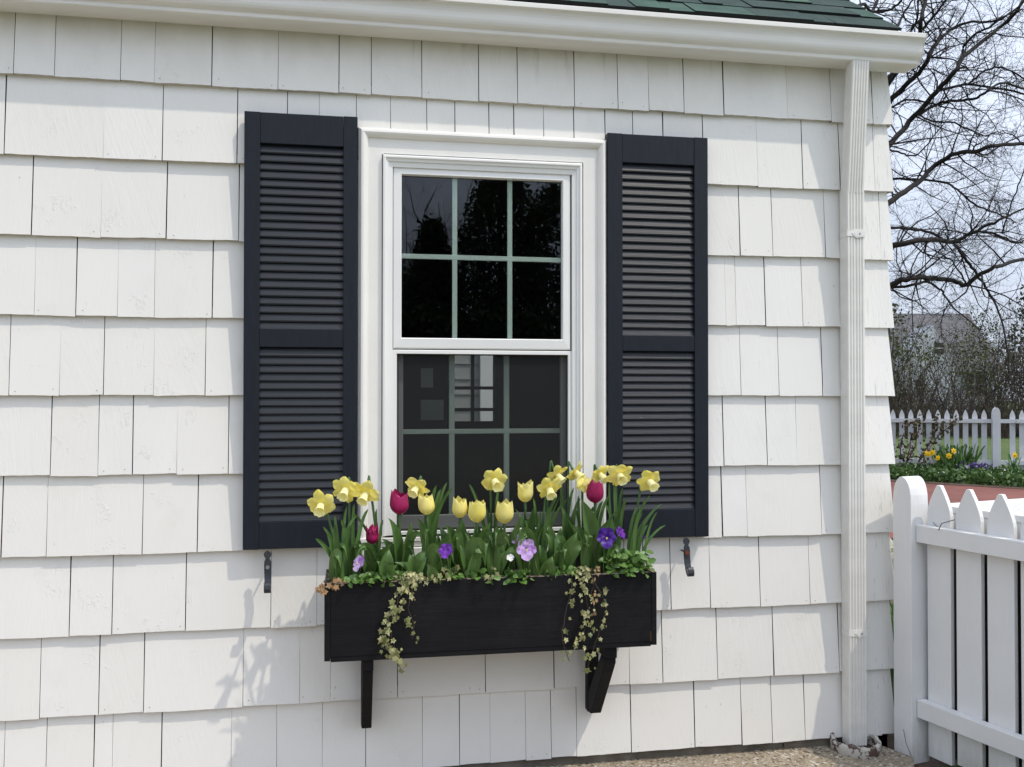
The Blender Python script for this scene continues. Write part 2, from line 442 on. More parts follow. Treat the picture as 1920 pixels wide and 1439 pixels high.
m_fencefar = M('white_picket_paint', (0.62, 0.63, 0.66), (0.56, 0.57, 0.60), 3, 0.7)
m_pipe = flaked('flaking_white_pipe', (0.50, 0.47, 0.41), (0.10, 0.062, 0.05), 0.50, 34, 0.8)
m_glass = glass('window_glass', (0.90, 0.95, 0.92), 0.85)
m_glass2 = glass('screened_window_glass', (0.85, 0.9, 0.87), 0.5)
m_screen = screen_mesh()
m_room = M('room_wall', (0.16, 0.155, 0.15), rough=0.9)
m_white = M('plain_white', (0.7, 0.7, 0.68), rough=0.8)
m_shed = M('shed_paint', (0.36, 0.36, 0.35), rough=0.8)
m_bark = M('dark_bark', (0.011, 0.0085, 0.008), (0.024, 0.019, 0.017), 14, 0.9, bmp=0.02, bscale=20, st=(1, 1, 0.4))
m_twig = M('brown_twig', (0.028, 0.020, 0.018), (0.07, 0.050, 0.04), 3, 0.9, byr=0.8, c3=(0.055, 0.045, 0.03))
m_leaf = M('strap_leaf', (0.036, 0.092, 0.020), (0.115, 0.225, 0.050), 30, 0.36, 0.5, byr=0.7, c3=(0.13, 0.235, 0.065), transl=0.25, bmp=0.0006, bscale=200, st=(1, 1, 0.2))
m_tleaf = M('tulip_leaf', (0.040, 0.098, 0.022), (0.118, 0.220, 0.052), 26, 0.36, 0.5, byr=0.6, c3=(0.145, 0.245, 0.075), transl=0.24, bmp=0.0012, bscale=110, st=(1, 1, 0.22))
m_pleaf = M('pansy_leaf', (0.075, 0.165, 0.026), (0.14, 0.26, 0.05), 30, 0.45, 0.5, byr=0.7, c3=(0.16, 0.28, 0.075), transl=0.25)
m_stem = M('green_stem', (0.040, 0.095, 0.026), (0.065, 0.135, 0.038), 30, 0.5)
m_daf = M('daffodil_yellow', (0.97, 0.83, 0.13), (0.98, 0.90, 0.30), 50, 0.5, 0.3, transl=0.42, byr=0.5, c3=(0.98, 0.90, 0.34))
m_trump = M('pale_trumpet', (0.98, 0.92, 0.42), (0.98, 0.95, 0.60), 60, 0.5, 0.3, transl=0.3)
m_daf2 = M('deep_yellow', (0.90, 0.60, 0.02), (0.92, 0.66, 0.05), 40, 0.5, transl=0.3)
m_tulY = M('tulip_yellow', (0.96, 0.83, 0.13), (0.98, 0.94, 0.42), 34, 0.42, 0.35, transl=0.38, st=(1, 1, 0.35), byr=0.5, c3=(0.95, 0.88, 0.45))
m_tulM = M('tulip_magenta', (0.42, 0.010, 0.11), (0.27, 0.005, 0.065), 40, 0.4, 0.4, transl=0.22, st=(1, 1, 0.3), byr=0.35, c3=(0.50, 0.03, 0.15))
m_pLav = M('pansy_lavender', (0.50, 0.27, 0.66), (0.36, 0.16, 0.55), 90, 0.55, transl=0.25, byr=0.95, c3=(0.72, 0.52, 0.82))
m_pVio = M('pansy_violet', (0.13, 0.016, 0.33), (0.20, 0.04, 0.42), 70, 0.5, transl=0.2)
m_pDeep = M('pansy_deep_purple', (0.045, 0.008, 0.19), (0.075, 0.016, 0.26), 70, 0.4, transl=0.15)
m_eye = M('pansy_eye', (0.85, 0.62, 0.10), rough=0.6)
m_pWhite = M('pansy_white', (0.85, 0.83, 0.80), rough=0.6, transl=0.2)
m_ivy = M('variegated_ivy', (0.11, 0.14, 0.04), (0.58, 0.53, 0.28), 70, 0.5, 0.4, byr=0.9, c3=(0.20, 0.21, 0.07), transl=0.15, lo=0.42, hi=0.58)
m_dry = M('dry_brown_leaf', (0.17, 0.085, 0.035), (0.33, 0.19, 0.09), 50, 0.8, byr=0.5, c3=(0.42, 0.30, 0.16))
m_cover = M('ground_cover_leaf', (0.03, 0.075, 0.018), (0.06, 0.13, 0.03), 4, 0.6, byr=0.8, c3=(0.12, 0.20, 0.05), transl=0.2)
m_brush = M('spring_leaf', (0.055, 0.080, 0.016), (0.095, 0.115, 0.025), 1.0, 0.7, byr=0.9, c3=(0.04, 0.045, 0.018), transl=0.2)
m_conif = M('conifer_needle', (0.016, 0.034, 0.016), (0.035, 0.055, 0.024), 2, 0.8, byr=0.6, c3=(0.05, 0.07, 0.03))
m_olive = M('olive_needle', (0.035, 0.05, 0.02), (0.065, 0.08, 0.03), 2, 0.8, byr=0.7, c3=(0.085, 0.09, 0.04))
m_rose = M('reddish_rose_leaf', (0.075, 0.03, 0.02), (0.09, 0.09, 0.03), 8, 0.6, byr=0.6, c3=(0.06, 0.085, 0.03))
m_hroof = M('grey_roof', (0.10, 0.10, 0.11), (0.16, 0.155, 0.16), 3, 0.9, st=(1, 1, 4))
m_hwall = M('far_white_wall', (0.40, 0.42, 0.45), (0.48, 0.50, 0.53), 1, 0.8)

# ------------------------------------------------------------------ ground
def sheet(name, x0, x1, y0, y1, z, m, nx=1, ny=1):
    b = MB(); b.surf(lambda u, v: (x0 + (x1-x0)*u, y0 + (y1-y0)*v, z), nx, ny, sm=False)
    return tag(b.build(name, m), kind='structure')
sheet('lawn', -150, 150, -120, 260, -0.03, m_lawn)
# patio: a slab with a broken right edge
b = MB()
edge = [(1.74, -7), (1.70, -1.2), (1.77, -0.55), (1.90, -0.28), (1.98, -0.16), (1.93, -0.03), (1.93, 0.02)]
b.prism([(-5, 0.02, -0.1), (-5, -7, -0.1)] + [(x, y, -0.1) for x, y in edge], (0, 0, 0.1))
tag(b.build('patio', m_patio), kind='structure')
b = MB()
b.surf(lambda u, v: (1.2 + 2.9*u, -2.2 + 5.5*v, -0.018 + 0.012*math.sin(9*u+5*v) + 0.012*math.sin(17*v)), 24, 40)
tag(b.build('soil_bed', m_dirt), kind='structure')
b = MB()
pa, pb, pc, pd = gz(1545, 892.5), gz(2150, 928), gz(2150, 1010), gz(1545, 937)
b.poly([(p.x, p.y, -0.012) for p in (pa, pb, pc, pd)][::-1])
tag(b.build('brick_path', m_brick), kind='structure')
b = MB()
b.poly([(p.x, p.y, -0.008) for p in (gz(1500, 982), gz(1800, 996), gz(1800, 1012), gz(1500, 1003))][::-1])
tag(b.build('brick_border', m_brick), kind='structure')

# ------------------------------------------------------------------ house
S = 0.254
ZC = 1.29
XC = X(1663)                      # corner of the wall
XL = -4.0
house = thing('house', ((XL + XC) / 2, 0, 0), 'white shingled cottage with green roof, black shutters and a double-hung window', 'house')
b = MB()
WL, WR = X(673, -0.02), X(1136.5, -0.02)      # window opening (outer casing)
WT, WB = Z(900, 251, -0.02), Z(900, 1012, -0.03)
rows = {
 -4: [22, -99, 223, -287, 395, 519.5, 634, 695, 790, 897, 970, 1077, 1159, 1217, 1283, 1358, -1478, -1560, 1638],
 -3: [5.5, -192, 302.6, 443, 537, 597, 667, 731.7, 800, 852.7, 917, 964, 1020, 1077, 1135.7, 1188, 1245, 1320, 1421.5, 1506, 1576, -1641],
 -2: [58, -188, 310.6, 446.6, 560, 1200, 1290, 1387.7, 1449, -1548, 1600, -1652],
 -1: [-64, 142, -220, -289, 397.5, 520, 610, 1210, 1290, -1361, -1380, 1435, -1504.6, 1590],
  0: [18, -112, 194.5, -289, 385, 480, 590, 1220, 1300, 1388.5, 1460, 1541.6, 1610],
  1: [96, -185, 249.6, -332.7, 429, 530, 600, 1190, 1270, 1356, 1437, -1493, 1585],
  2: [5.4, 90, 268.8, 371.6, 480, 580, 1180, 1260, 1353, -1399, 1538, 1610],
  3: [133.5, 213, 350, 509.4, -595, 680, 760, 850, 930, 1010, 1090, 1170, 1256.5, 1330, 1423, -1516, 1600],
  4: [79, 189, 273, 458, -563, -621, 746, 910, 1038, -1179, 1240.6, 1343, 1448, 1570],
  5: [12.6, -91, 180, -214.6, 306, -436.5, -521, -606, 687, -793, 862, -919, -985.6, 1033, -1080.5, 1182, 1300.5, 1388, 1444.6, 1506, 1600, -1648]}
def shingle(b, x0, x1, zb, zt, t, tt, ends=(0, 0), T=lambda x, y, z: (x, y, z)):
    """one tapered shingle: ragged butt, sides coloured dark for joint shade; ends = how far each end follows the corner taper"""
    r = rnd(); n = max(3, int((x1 - x0) / 0.014)); cz = [0.0]
    tilt = ru(-0.0012, 0.0012)
    for i in range(n): cz.append(cz[-1] * 0.7 + ru(-0.0007, 0.0007))
    tl, tr_ = ru(-0.0012, 0.0012), ru(-0.0012, 0.0012)
    def P(u, w, back=False):
        dep = (t + (tt - t) * w)
        if back: dep = 0.0006
        xa = x0 + tl * w + ends[0] * (1 - w); xb = x1 + tr_ * w + ends[1] * (1 - w)
        zz = zb + (zt - zb) * w
        if w == 0: zz += cz[min(n, int(round(u * n)))] + tilt * (u - .5) * 2
        bow = 0.0008 * math.sin(math.pi * u) * (1 if r > .5 else -1) * (1 - w)
        return T(xa + (xb - xa) * u, -dep - (0 if back else bow), zz)
    ws = [0, 0.33, 0.66, 1]
    g = [[b.vert(P(i / n, w)) for i in range(n + 1)] for w in ws]
    for j in range(3):
        for i in range(n): b.face((g[j][i], g[j][i+1], g[j+1][i+1], g[j+1][i]), 0, r, True)
    bb = [b.vert(P(i / n, 0, True)) for i in range(n + 1)]
    g0 = [b.vert(P(i / n, 0)) for i in range(n + 1)]
    for i in range(n): b.face((bb[i], bb[i+1], g0[i+1], g0[i]), 2, r)
    lt, rt = b.vert(P(0, 1)), b.vert(P(1, 1))
    for e, q in ((0, lt), (n, rt)):
        col = [b.vert(P(e / n, w)) for w in ws]; bk = [b.vert(P(e / n, w, True)) for w in ws]
        for j in range(3):
            b.face((bk[j], col[j], col[j+1], bk[j+1]) if e == 0 else (col[j], bk[j], bk[j+1], col[j+1]), 0 if ends[1 if e else 0] else 1, r)
for k, js in rows.items():
    zb = ZC - k * S
    zt = zb + S + 0.035
    if k == 5: zb, zt = 0.034, ZC - 4 * S + 0.035
    if k == -4: zt = 2.56
    yb = 742 + (1 if k else 0) * 0
    xs = [(X(abs(j), -0.014), 0.0007 if j < 0 else ru(0.0018, 0.0036)) for j in js]
    x = xs[0][0]; lft = []
    while x > XL + 0.25:
        x -= ru(0.09, 0.24); lft.append((x, ru(0.0008, 0.0034)))
    xs = [(XL, 0.001)] + lft[::-1] + xs + [(XC, 0.0)]
    for (xa, ga), (xb, gb) in zip(xs, xs[1:]):
        xa, xb = xa + ga / 2, xb - gb / 2
        end = abs(xb - XC) < 1e-6
        t = ru(0.0185, 0.0225) if k > -4 else ru(0.019, 0.022)
        pieces = [(xa, xb, zb)]
        if zb < WT and zt > WB + 0.04 and xb > WL and xa < WR:
            pieces = []
            if xa < WL - 0.03 or (zt - 0.04 <= WT and xa < WL - 0.006): pieces.append((xa, WL, zb))
            if xb > WR + 0.03 or (zt - 0.04 <= WT and xb > WR + 0.006): pieces.append((WR, xb, zb))
            if zt - 0.04 > WT: pieces.append((xa if xa > WL - 0.03 else WL, xb if xb < WR + 0.03 else WR, WT + 0.002))
            if k == 2: pass
        for (pa_, pb_, z_) in pieces:
            if pb_ - pa_ > 0.05 and rnd() < .55 and z_ == zb:
                for nx_ in (pa_ + ru(.012, .022), pb_ - ru(.012, .022)):
                    if rnd() < .55:
                        nz_ = zb + ru(.010, .022); b.poly([(nx_ + .0016 * math.cos(a_ * 1.047), -t + .0005 - .0022, nz_ + .0016 * math.sin(a_ * 1.047)) for a_ in range(6)], 1)
            if pb_ - pa_ > 0.006:
                shingle(b, pa_, pb_, z_ + ru(-0.002, 0.002), zt, t if z_ == zb else t * 0.6, 0.0018, (0, 0.020) if end else (0, 0))
siding = b.build('shingle_siding', [m_shingle, m_gap, m_butt], house)
# gable end (right side of the house)
b = MB()
DEPTH = 3.6
for k in range(-7, 6):
    zb = ZC - k * S; zt = zb + S + 0.035
    if k == 5: zb = 0.034
    y = 0.0
    while y < DEPTH:
        w = ru(0.1, 0.24); y1 = min(y + w, DEPTH)
        zlim = 2.62 + 0.735 * min((y + y1) / 2, DEPTH - (y + y1) / 2)
        if zb < zlim - 0.02:
            shingle(b, y + 0.001, y1 - 0.001, zb + ru(-0.002, 0.002), min(zt, zlim), ru(0.018, 0.022), 0.0018, T=lambda x_, y_, z_: (XC - y_, x_, z_))
        y = y1
b.build('gable_siding', [m_shingle, m_gap, m_butt], house)
# sheathing with the window hole, back wall with its own window hole
b = MB()
hx0, hx1, hz0, hz1 = X(715, 0.0), X(1092, 0.0), Z(900, 1003, 0.0), Z(900, 290, 0.0)
b.box(XL, hx0, 0.0, 0.12, 0.052, 2.6); b.box(hx1, XC - 0.0005, 0.0, 0.12, 0.052, 2.6)
b.box(hx0, hx1, 0.0, 0.12, 0.052, hz0); b.box(hx0, hx1, 0.0, 0.12, hz1, 2.6)
b.build('sheathing', m_felt, house)
YB = DEPTH
rx0, rx1, rz0, rz1 = X(846, YB), X(924, YB), Z(885, 790, YB), Z(885, 640, YB)
b = MB()
b.box(XL, rx0, YB - 0.1, YB, 0, 2.6); b.box(rx1, XC, YB - 0.1, YB, 0, 2.6); b.box(rx0, rx1, YB - 0.1, YB, 0, rz0); b.box(rx0, rx1, YB - 0.1, YB, rz1, 2.6)
b.box(-1.6, -1.5, 0.12, YB - 0.1, 0, 2.5); b.box(XC - 0.12, XC - 0.001, 0.12, YB - 0.1, 0, 2.5)
b.box(-1.5, XC - 0.12, 0.12, YB - 0.1, 2.42, 2.5); b.box(-1.5, XC - 0.12, 0.12, YB - 0.1, -0.05, 0.05)
b.build('room_wall', m_room, house)
b = MB()
b.frame(rx0 - 0.05, rx1 + 0.05, rz0 - 0.05, rz1 + 0.05, [(0, YB - 0.1), (0, YB - 0.12), (0.05, YB - 0.12), (0.05, YB - 0.03)])
rear = b.build('rear_window', m_dark, house)
b = MB()
for p in (884,): b.box(X(p, YB) - 0.012, X(p, YB) + 0.012, YB - 0.07, YB - 0.05, rz0, rz1)
for q in (728, 768): b.box(rx0, rx1, YB - 0.071, YB - 0.049, Z(885, q, YB) - 0.012, Z(885, q, YB) + 0.012)
b.build('glazing_bar', m_dark, rear)
for (l_, r_, t_, b_) in ((789, 832, 750, 788), (789, 812, 691, 727)):
    b = MB(); b.box(X(l_, 1.0), X(r_, 1.0), 1.0, 1.012, Z(810, b_, 1.0), Z(810, t_, 1.0)); b.build('notice_board', m_white, house)

# foundation
b = MB(); 
for (xa, xb, dy) in ((XL, X(1466), 0.0), (X(1468), XC, -0.004)): b.box(xa, xb, 0.004 + dy, 0.11, -0.15, 0.05)
b.box(XC - 0.11, XC - 0.004, 0.0, DEPTH, -0.15, 0.05)
b.build('foundation', m_conc, house, bevel=0.003)

# roof
XR = X(1690, -0.135, 66); ZE, YE, SL = 2.612, -0.135, 0.735
ca, sa = 1 / math.hypot(1, SL), SL / math.hypot(1, SL)
U, N = Vector((0, ca, sa)), Vector((0, -sa, ca))
def roofp(x, s, h=0.0): return Vector((x, YE, ZE)) + U * s + N * h
RL = (DEPTH / 2 - YE) / ca
b = MB()
EX = 0.143; k = 0; s0 = 0.0
while s0 < RL - EX:
    x = XL - 0.2 - ru(0, 0.2)
    while x < XR:
        w = ru(0.07, 0.26); x1 = min(x + w, XR)
        up_ = 0.0045 if rnd() < 0.52 else 0.0
        base = 0.004 + (0.0085 if k == 0 else 0)
        r = rnd(); sk = ru(-0.012, 0.012) if x1 < XR else 0
        h0, h1 = 0.0085 + up_, 0.002 + up_ * 0.6
        p = [roofp(x, s0, h0), roofp(x1, s0, h0), roofp(x1 - sk, s0 + EX + 0.03, h1), roofp(x, s0 + EX + 0.03, h1)]
        b.poly(p, 0, r)
        q = [roofp(x, s0, -0.001), roofp(x1, s0, -0.001)]
        b.poly([q[0], q[1], p[1], p[0]], 1, r)
        b.poly([p[1], q[1], roofp(x1, s0 + EX, -0.001), p[2]], 1, r); b.poly([q[0], p[0], p[3], roofp(x, s0 + EX, -0.001)], 1, r)
        x = x1 + (0.006 if rnd() < 0.25 else 0.0005)
    s0 += EX; k += 1
roof = b.build('roof', [m_roof, M('cut_shingle_edge', (0.012, 0.014, 0.013), rough=0.95)], house)
b = MB()
b.obox(roofp(XL - 0.2, 0.0, -0.022), (XR - 0.008 - XL + 0.2, 0, 0), U * RL, N * 0.019)
pr = roofp(XR, RL)
b.obox((XL - 0.2, 2 * pr.y - YE, ZE - 0.02), (XR - XL + 0.2, 0, 0), Vector((0, -ca, sa)) * RL, Vector((0, sa, ca)) * 0.02)
b.build('roof_deck', M('dark_drip_edge', (0.05, 0.03, 0.025), rough=0.8), roof)
b = MB()
b.box(XL - 0.18, XR - 0.02, -0.014, 0.0, 2.508, 2.605)
for sgn in (0, 1):
    o = roofp(XR - 0.035, 0.02, -0.145) if not sgn else Vector((XR - 0.035, 2 * pr.y - YE, ZE - 0.14))
    b.obox(o, (0.025, 0, 0), (U if not sgn else Vector((0, -ca, sa))) * (RL - 0.02), (0, 0, 0.14))
b.build('fascia', m_trim, house)

# gutter
GX = X(1736, -0.15, 70)
prof = [(-0.017, 2.598), (-0.017, 2.503), (-0.106, 2.503), (-0.109, 2.506), (-0.1095, 2.516), (-0.1125, 2.519), (-0.1185, 2.522), (-0.1255, 2.527), (-0.1300, 2.534), (-0.1325, 2.542), (-0.1335, 2.551), (-0.1345, 2.560), (-0.1370, 2.569), (-0.1410, 2.577), (-0.1465, 2.582), (-0.152, 2.584), (-0.1535, 2.586), (-0.1535, 2.599), (-0.1515, 2.601), (-0.140, 2.601)]
b = MB()
b.surf(lambda u, v: (XL - 0.2 + (GX - XL + 0.2) * u, prof[int(round(v * (len(prof)-1)))][0], prof[int(round(v * (len(prof)-1)))][1]), 40, len(prof) - 1, sm=False)
gut = b.build('gutter', m_alu, house, solid=0.0012)
b = MB()
b.prism([(GX, y, z) for y, z in prof], (0.0015, 0, 0))
b.build('end_cap', m_alu, gut)
b = MB()                                      # folded seam on the end cap
b.tube([(GX + 0.001, y - 0.001, z) for y, z in prof[1:-1]], 0.002, 5)
b.build('cap_seam', m_alu, gut)

# downspout
DX0, DX1 = X(1590.5, -0.072), X(1622.5, -0.072)
dw = DX1 - DX0
def dsec(x, yb, yf, w, z):
    """closed section with five flutes on the front"""
    p = [(x, yb), (x + w, yb), (x + w, yf + 0.004), (x + w - 0.003, yf)]
    for i in range(5):
        c = x + w * (0.82 - 0.16 * i)
        p += [(c + 0.0034, yf), (c + 0.0012, yf + 0.0042), (c - 0.0012, yf + 0.0042), (c - 0.0034, yf)]
    p += [(x + 0.003, yf), (x, yf + 0.004)]
    return [(a, b_, z) for a, b_ in p]
b = MB()
secs = [dsec(DX0 + .002, -0.064, -0.112, dw - .002, 2.503), dsec(DX0 + .001, -0.062, -0.110, dw - .002, 2.46), dsec(DX0, -0.024, -0.074, dw - .001, Z(1605, 362, -0.07)), dsec(DX0, -0.022, -0.072, dw, Z(1605, 354, -0.07)), dsec(DX0, -0.022, -0.072, dw, 0.02)]
def loft(b, secs):
    ids = [[b.vert(p) for p in s_] for s_ in secs]
    n = len(ids[0])
    for i in range(len(ids) - 1):
        for j in range(n): b.face((ids[i][j], ids[i][(j+1) % n], ids[i+1][(j+1) % n], ids[i+1][j]))
loft(b, secs[:3]); loft(b, [[(x + (0.0012 if x > DX0 + dw/2 else -0.0012), y - (0.0012 if y < -0.05 else 0), z) for x, y, z in s_] for s_ in secs[3:]])
spout = b.build('downspout', m_alu, house)
for py in (438, 1188):
    b = MB(); zc_ = Z(1605, py, -0.073)
    for dz in (-0.011, 0.011): b.tube([(DX0 - 0.002, -0.022, zc_ + dz), (DX0 - 0.002, -0.0735, zc_ + dz), (DX1 + 0.002, -0.0735, zc_ + dz), (DX1 + .002, -0.03, zc_ + dz)], 0.0013, 5)
    b.box(DX0 - 0.0022, DX1 + 0.0022, -0.0742, -0.022, zc_ - 0.0105, zc_ + 0.0105)
    xc_ = DX0 + dw * 0.62
    hx = [(-0.026, 0), (-0.010, 0.0165), (0.0255, 0.012), (0.0255, -0.012), (-0.010, -0.0165)]
    if py > 800: hx = [(-0.021, 0), (-0.007, 0.0165), (0.0205, 0.0115), (0.0275, 0), (0.0205, -0.0115), (-0.007, -0.0165)]
    hx = [(min(a, DX1 + 0.001 - xc_), c) for a, c in hx]
    b.prism([(xc_ + a, -0.0742, zc_ + c) for a, c in hx], (0, -0.0022, 0))
    b.prism([(xc_ + a * .72, -0.0764, zc_ + c * .7) for a, c in hx], (0, -0.0006, 0))
    st = b.build('strap', m_alu, spout)
    b = MB(); b.tube([(xc_ + 0.004, -0.0766, zc_ - 0.001), (xc_ + 0.004, -0.0790, zc_ - 0.001)], 0.0032, 8); b.build('screw', m_steel, spout)
# broken pipe collar under the downspout
pc_ = Vector((X(1604, -0.06), -0.055, 0.0))
collar = thing('drain_collar', pc_, 'cracked clay pipe collar with flaking white paint around the downspout foot', 'drain pipe')
b = MB()
def ringp(u, v):
    a = R(150) + u * R(285)
    rr = 0.086 + 0.003 * math.sin(3 * a)
    zt = 0.040 + 0.003 * math.sin(5 * a) + 0.0025 * math.sin(13 * a) + (0.012 if u < .06 else 0)
    sec = [(0.0, -0.04), (0.003, 0.3), (0.004, 0.75), (0.001, 0.95), (-0.007, 1.0), (-0.012, 0.9), (-0.012, -0.04)]
    q = sec[int(round(v * 6))]
    return (pc_.x + (rr + q[0]) * math.cos(a), pc_.y + (rr + q[0]) * 0.95 * math.sin(a), zt * q[1])
b.surf(ringp, 48, 6, sm=True)
b.build('rim', m_pipe, collar)
b = MB(); b.tube([pc_ + Vector((0, 0, 0.001)), pc_ + Vector((0, 0, 0.006))], 0.07, 20); b.build('silt', m_dirt, collar)

# ------------------------------------------------------------------ window
win = bpy.data.objects.new('window', None); COL.objects.link(win); win.parent = house
ORG[win.name] = ORG[house.name]
CT = Z(672, 240.5, -0.03); 
def rect(l, r_, t, bt, Y, pyv=500):
    return X(l, Y, pyv), X(r_, Y, pyv), Z((l + r_) / 2, bt, Y), Z((l + r_) / 2, t, Y)
x0, x1, z0, z1 = rect(671.5, 1138, 251, 1006, -0.03)
SB = Z(900, 1000, -0.03)
b = MB()
b.frame(x0, x1, SB - 0.3, z1, [(0, 0.0), (0, -0.033), (0.004, -0.036), (0.0055, -0.036), (0.0056, -0.039), (0.010, -0.046), (0.017, -0.0475), (0.024, -0.044), (0.031, -0.037), (0.0335, -0.031), (0.0335, -0.0285), (0.085, -0.0285), (0.085, 0.0)], k=(1, 1, 0.98, 0))
cas = b.build('casing', m_trim, win)
fx0, fx1, fz0, fz1 = rect(717.5, 1090.5, 299.5, 1000, -0.03)
b = MB()
b.frame(fx0 - 0.003, fx1 + 0.003, SB, fz1 + 0.003, [(0, -0.029), (0.003, -0.0292)], k=(1, 1, 1, 0), m=1)
b.frame(fx0, fx1, SB, fz1, [(0, -0.020), (0, -0.041), (0.004, -0.043), (0.008, -0.043), (0.012, -0.038), (0.018, -0.036), (0.0185, -0.032), (0.0335, -0.029), (0.0335, 0.03)], k=(1, 1, 1.15, 0))
frm = b.build('frame', [m_vinyl, m_dark], win)
# upper sash
ux0, ux1, uz0, uz1 = rect(737, 1069.5, 320, 655.5, -0.022)
b = MB()
b.frame(ux0, ux1, uz0, uz1, [(0.000, 0.03), (0, -0.020), (0.003, -0.023), (0.026, -0.025), (0.0285, -0.022), (0.0295, -0.004)], k=(1, 1, 0.88, 1.3))
us = b.build('upper_sash', m_vinyl, win)
gx0, gx1, gz0_, gz1_ = ux0 + 0.0295, ux1 - 0.0295, uz0 + 0.038, uz1 - 0.026
b = MB()
for p in (852.3, 955.7): b.box(X(p, 0.004) - 0.0088, X(p, 0.004) + 0.0088, 0.001, 0.008, gz0_ - 0.01, gz1_ + 0.01)
zm = Z(905, 484.6, 0.004)
b.box(gx0 - 0.01, gx1 + 0.01, 0.0003, 0.0087, zm - 0.0085, zm + 0.0085)
b.build('upper_muntin', m_muntin, win, bevel=0.002)
b = MB(); b.poly([(gx0 - 0.005, -0.005, gz0_ - 0.01), (gx1 + 0.005, -0.005, gz0_ - 0.01), (gx1 + 0.005, -0.005, gz1_ + 0.01), (gx0 - 0.005, -0.005, gz1_ + 0.01)])
b.build('upper_pane', m_glass, win)
# lower half: frame, screen, sash behind it
lx0, lx1, lz0, lz1 = rect(723.5, 1079, 657.5, 990, -0.02)
b = MB()
b.frame(lx0 + 0.010, lx1 - 0.012, SB - 0.002, lz1, [(0, 0.03), (0, -0.021), (0.002, -0.023), (0.0125, -0.023), (0.0135, -0.021), (0.0135, -0.004)], k=(2.0, 1.15, 1.0, 1.0))
b.build('lower_frame', m_vinyl, win)
sx0, sx1, sz0, sz1 = rect(746, 1063, 665.5, 990, -0.010)
b = MB()
b.frame(sx0 - 0.001, sx1 + 0.001, sz0, sz1 + 0.001, [(0, -0.006), (0, -0.013), (0.004, -0.013), (0.004, -0.008)], m=0)
b.build('screen_frame', m_dark, win)
b = MB(); b.poly([(sx0, -0.0085, sz0), (sx1, -0.0085, sz0), (sx1, -0.0085, sz1), (sx0, -0.0085, sz1)])
b.build('insect_screen', m_screen, win)
b = MB()
bx0, bx1 = X(744, 0.02), X(1066, 0.02)
b.frame(bx0, bx1, Z(900, 989, 0.02), Z(900, 655, 0.02), [(0, 0.05), (0, 0.016), (0.028, 0.016), (0.030, 0.03)], k=(0.75, 1.0, 0.4, 1.6))
b.build('lower_sash', m_greyrail, win)
b = MB()
zb_, zt_ = Z(900, 970, 0.03), Z(900, 660, 0.03)
for p in (847, 949.5): b.box(X(p, 0.033) - 0.0098, X(p, 0.033) + 0.0098, 0.030, 0.038, zb_, zt_)
zm = Z(900, 809, 0.033); b.box(bx0 + 0.02, bx1 - 0.02, 0.0293, 0.0387, zm - 0.0085, zm + 0.0085)
b.build('lower_muntin', m_muntin, win, bevel=0.002)
b = MB(); b.poly([(bx0 + .01, 0.026, zb_ - .01), (bx1 - .01, 0.026, zb_ - .01), (bx1 - .01, 0.026, zt_), (bx0 + .01, 0.026, zt_)])
b.build('lower_pane', m_glass2, win)
# sill
b = MB()
sl_ = SB - 0.001
b.box(x0 - 0.004, x1 + 0.004, -0.052, 0.02, sl_ - 0.018, sl_ - 0.004); b.box(x0 + 0.002, x1 - 0.002, -0.043, 0.01, sl_ - 0.035, sl_ - 0.0205)
b.box(x0 - 0.004, x1 + 0.004, -0.060, 0.0, sl_ - 0.075, sl_ - 0.0375)
b.build('sill', m_trim, win, bevel=0.002)

# ------------------------------------------------------------------ shutters
def shutter(l, r_, tl, trr, bl, br, sl_w, sr_w, rt, mid0, mid1, rb, n1, n2, label):
    Y = -0.051; Yb = -0.0235
    xa, xb = X(l, Y), X(r_, Y); pm = (l + r_) / 2
    zt, zb = Z(l, tl, Y), Z(l, bl, Y)
    root = bpy.data.objects.new('shutter', None); COL.objects.link(root); root.parent = house
    ORG[root.name] = ORG[house.name]; root['label'] = label
    wl_, wr_ = X(l + sl_w, Y) - xa, xb - X(r_ - sr_w, Y)
    b = MB()
    b.box(xa, xa + wl_, Yb, Y, zb, zt); b.box(xb - wr_, xb, Yb, Y, zb, zt)
    zs = []
    for a, c in ((rt[0], rt[1]), (mid0, mid1), (rb[0], rb[1])): zs.append((Z(pm, a, Y), Z(pm, c, Y)))
    zs[0] = (zt - 0.0008, zs[0][1]); zs[2] = (zs[2][0], zb + 0.0008)
    for a, c in zs: b.box(xa + wl_ + 0.0003, xb - wr_ - 0.0003, Yb, Y + 0.0012, c, a)
    b.build('shutter_frame', m_shut, root, bevel=0.0016)
    b = MB()
    for (za, zc2, n) in ((zs[0][1], zs[1][0], n1), (zs[1][1], zs[2][0], n2)):
        pit = (za - zc2) / n
        for i in range(n):
            zt_ = za - i * pit - pit * 0.02; zz = zt_ - pit * 1.10 + ru(-.0005, .0005)
            lipy = Y + 0.0075 + ru(-.0006, .0006)
            o = Vector((xa + wl_ - 0.004, 0, 0))
            pts = [(o.x, lipy + 0.0098, zt_ + 0.002), (o.x, lipy, max(zz + 0.0045, zc2 + 0.0005)), (o.x, lipy + 0.0012, max(zz, zc2 + 0.0002)), (o.x, lipy + 0.005, max(zz, zc2 + 0.0002)), (o.x, lipy + 0.012, zt_ - 0.001)]
            b.prism(pts, (xb - wr_ + 0.004 - o.x, 0, 0), 0, rnd())
    b.build('louver_panel', m_slat, root)
    b = MB(); b.box(xa + wl_ - .002, xb - wr_ + .002, Yb, Yb + 0.002, zb + 0.03, zt - 0.03); b.build('backing', m_dark, root)
shutter(456, 669.5, 208, 219.5, 1032, 1017, 30, 26.5, (213, 271.5), 617.5, 651.5, (978, 1025), 22, 21, 'black louvered shutter at the left of the window')
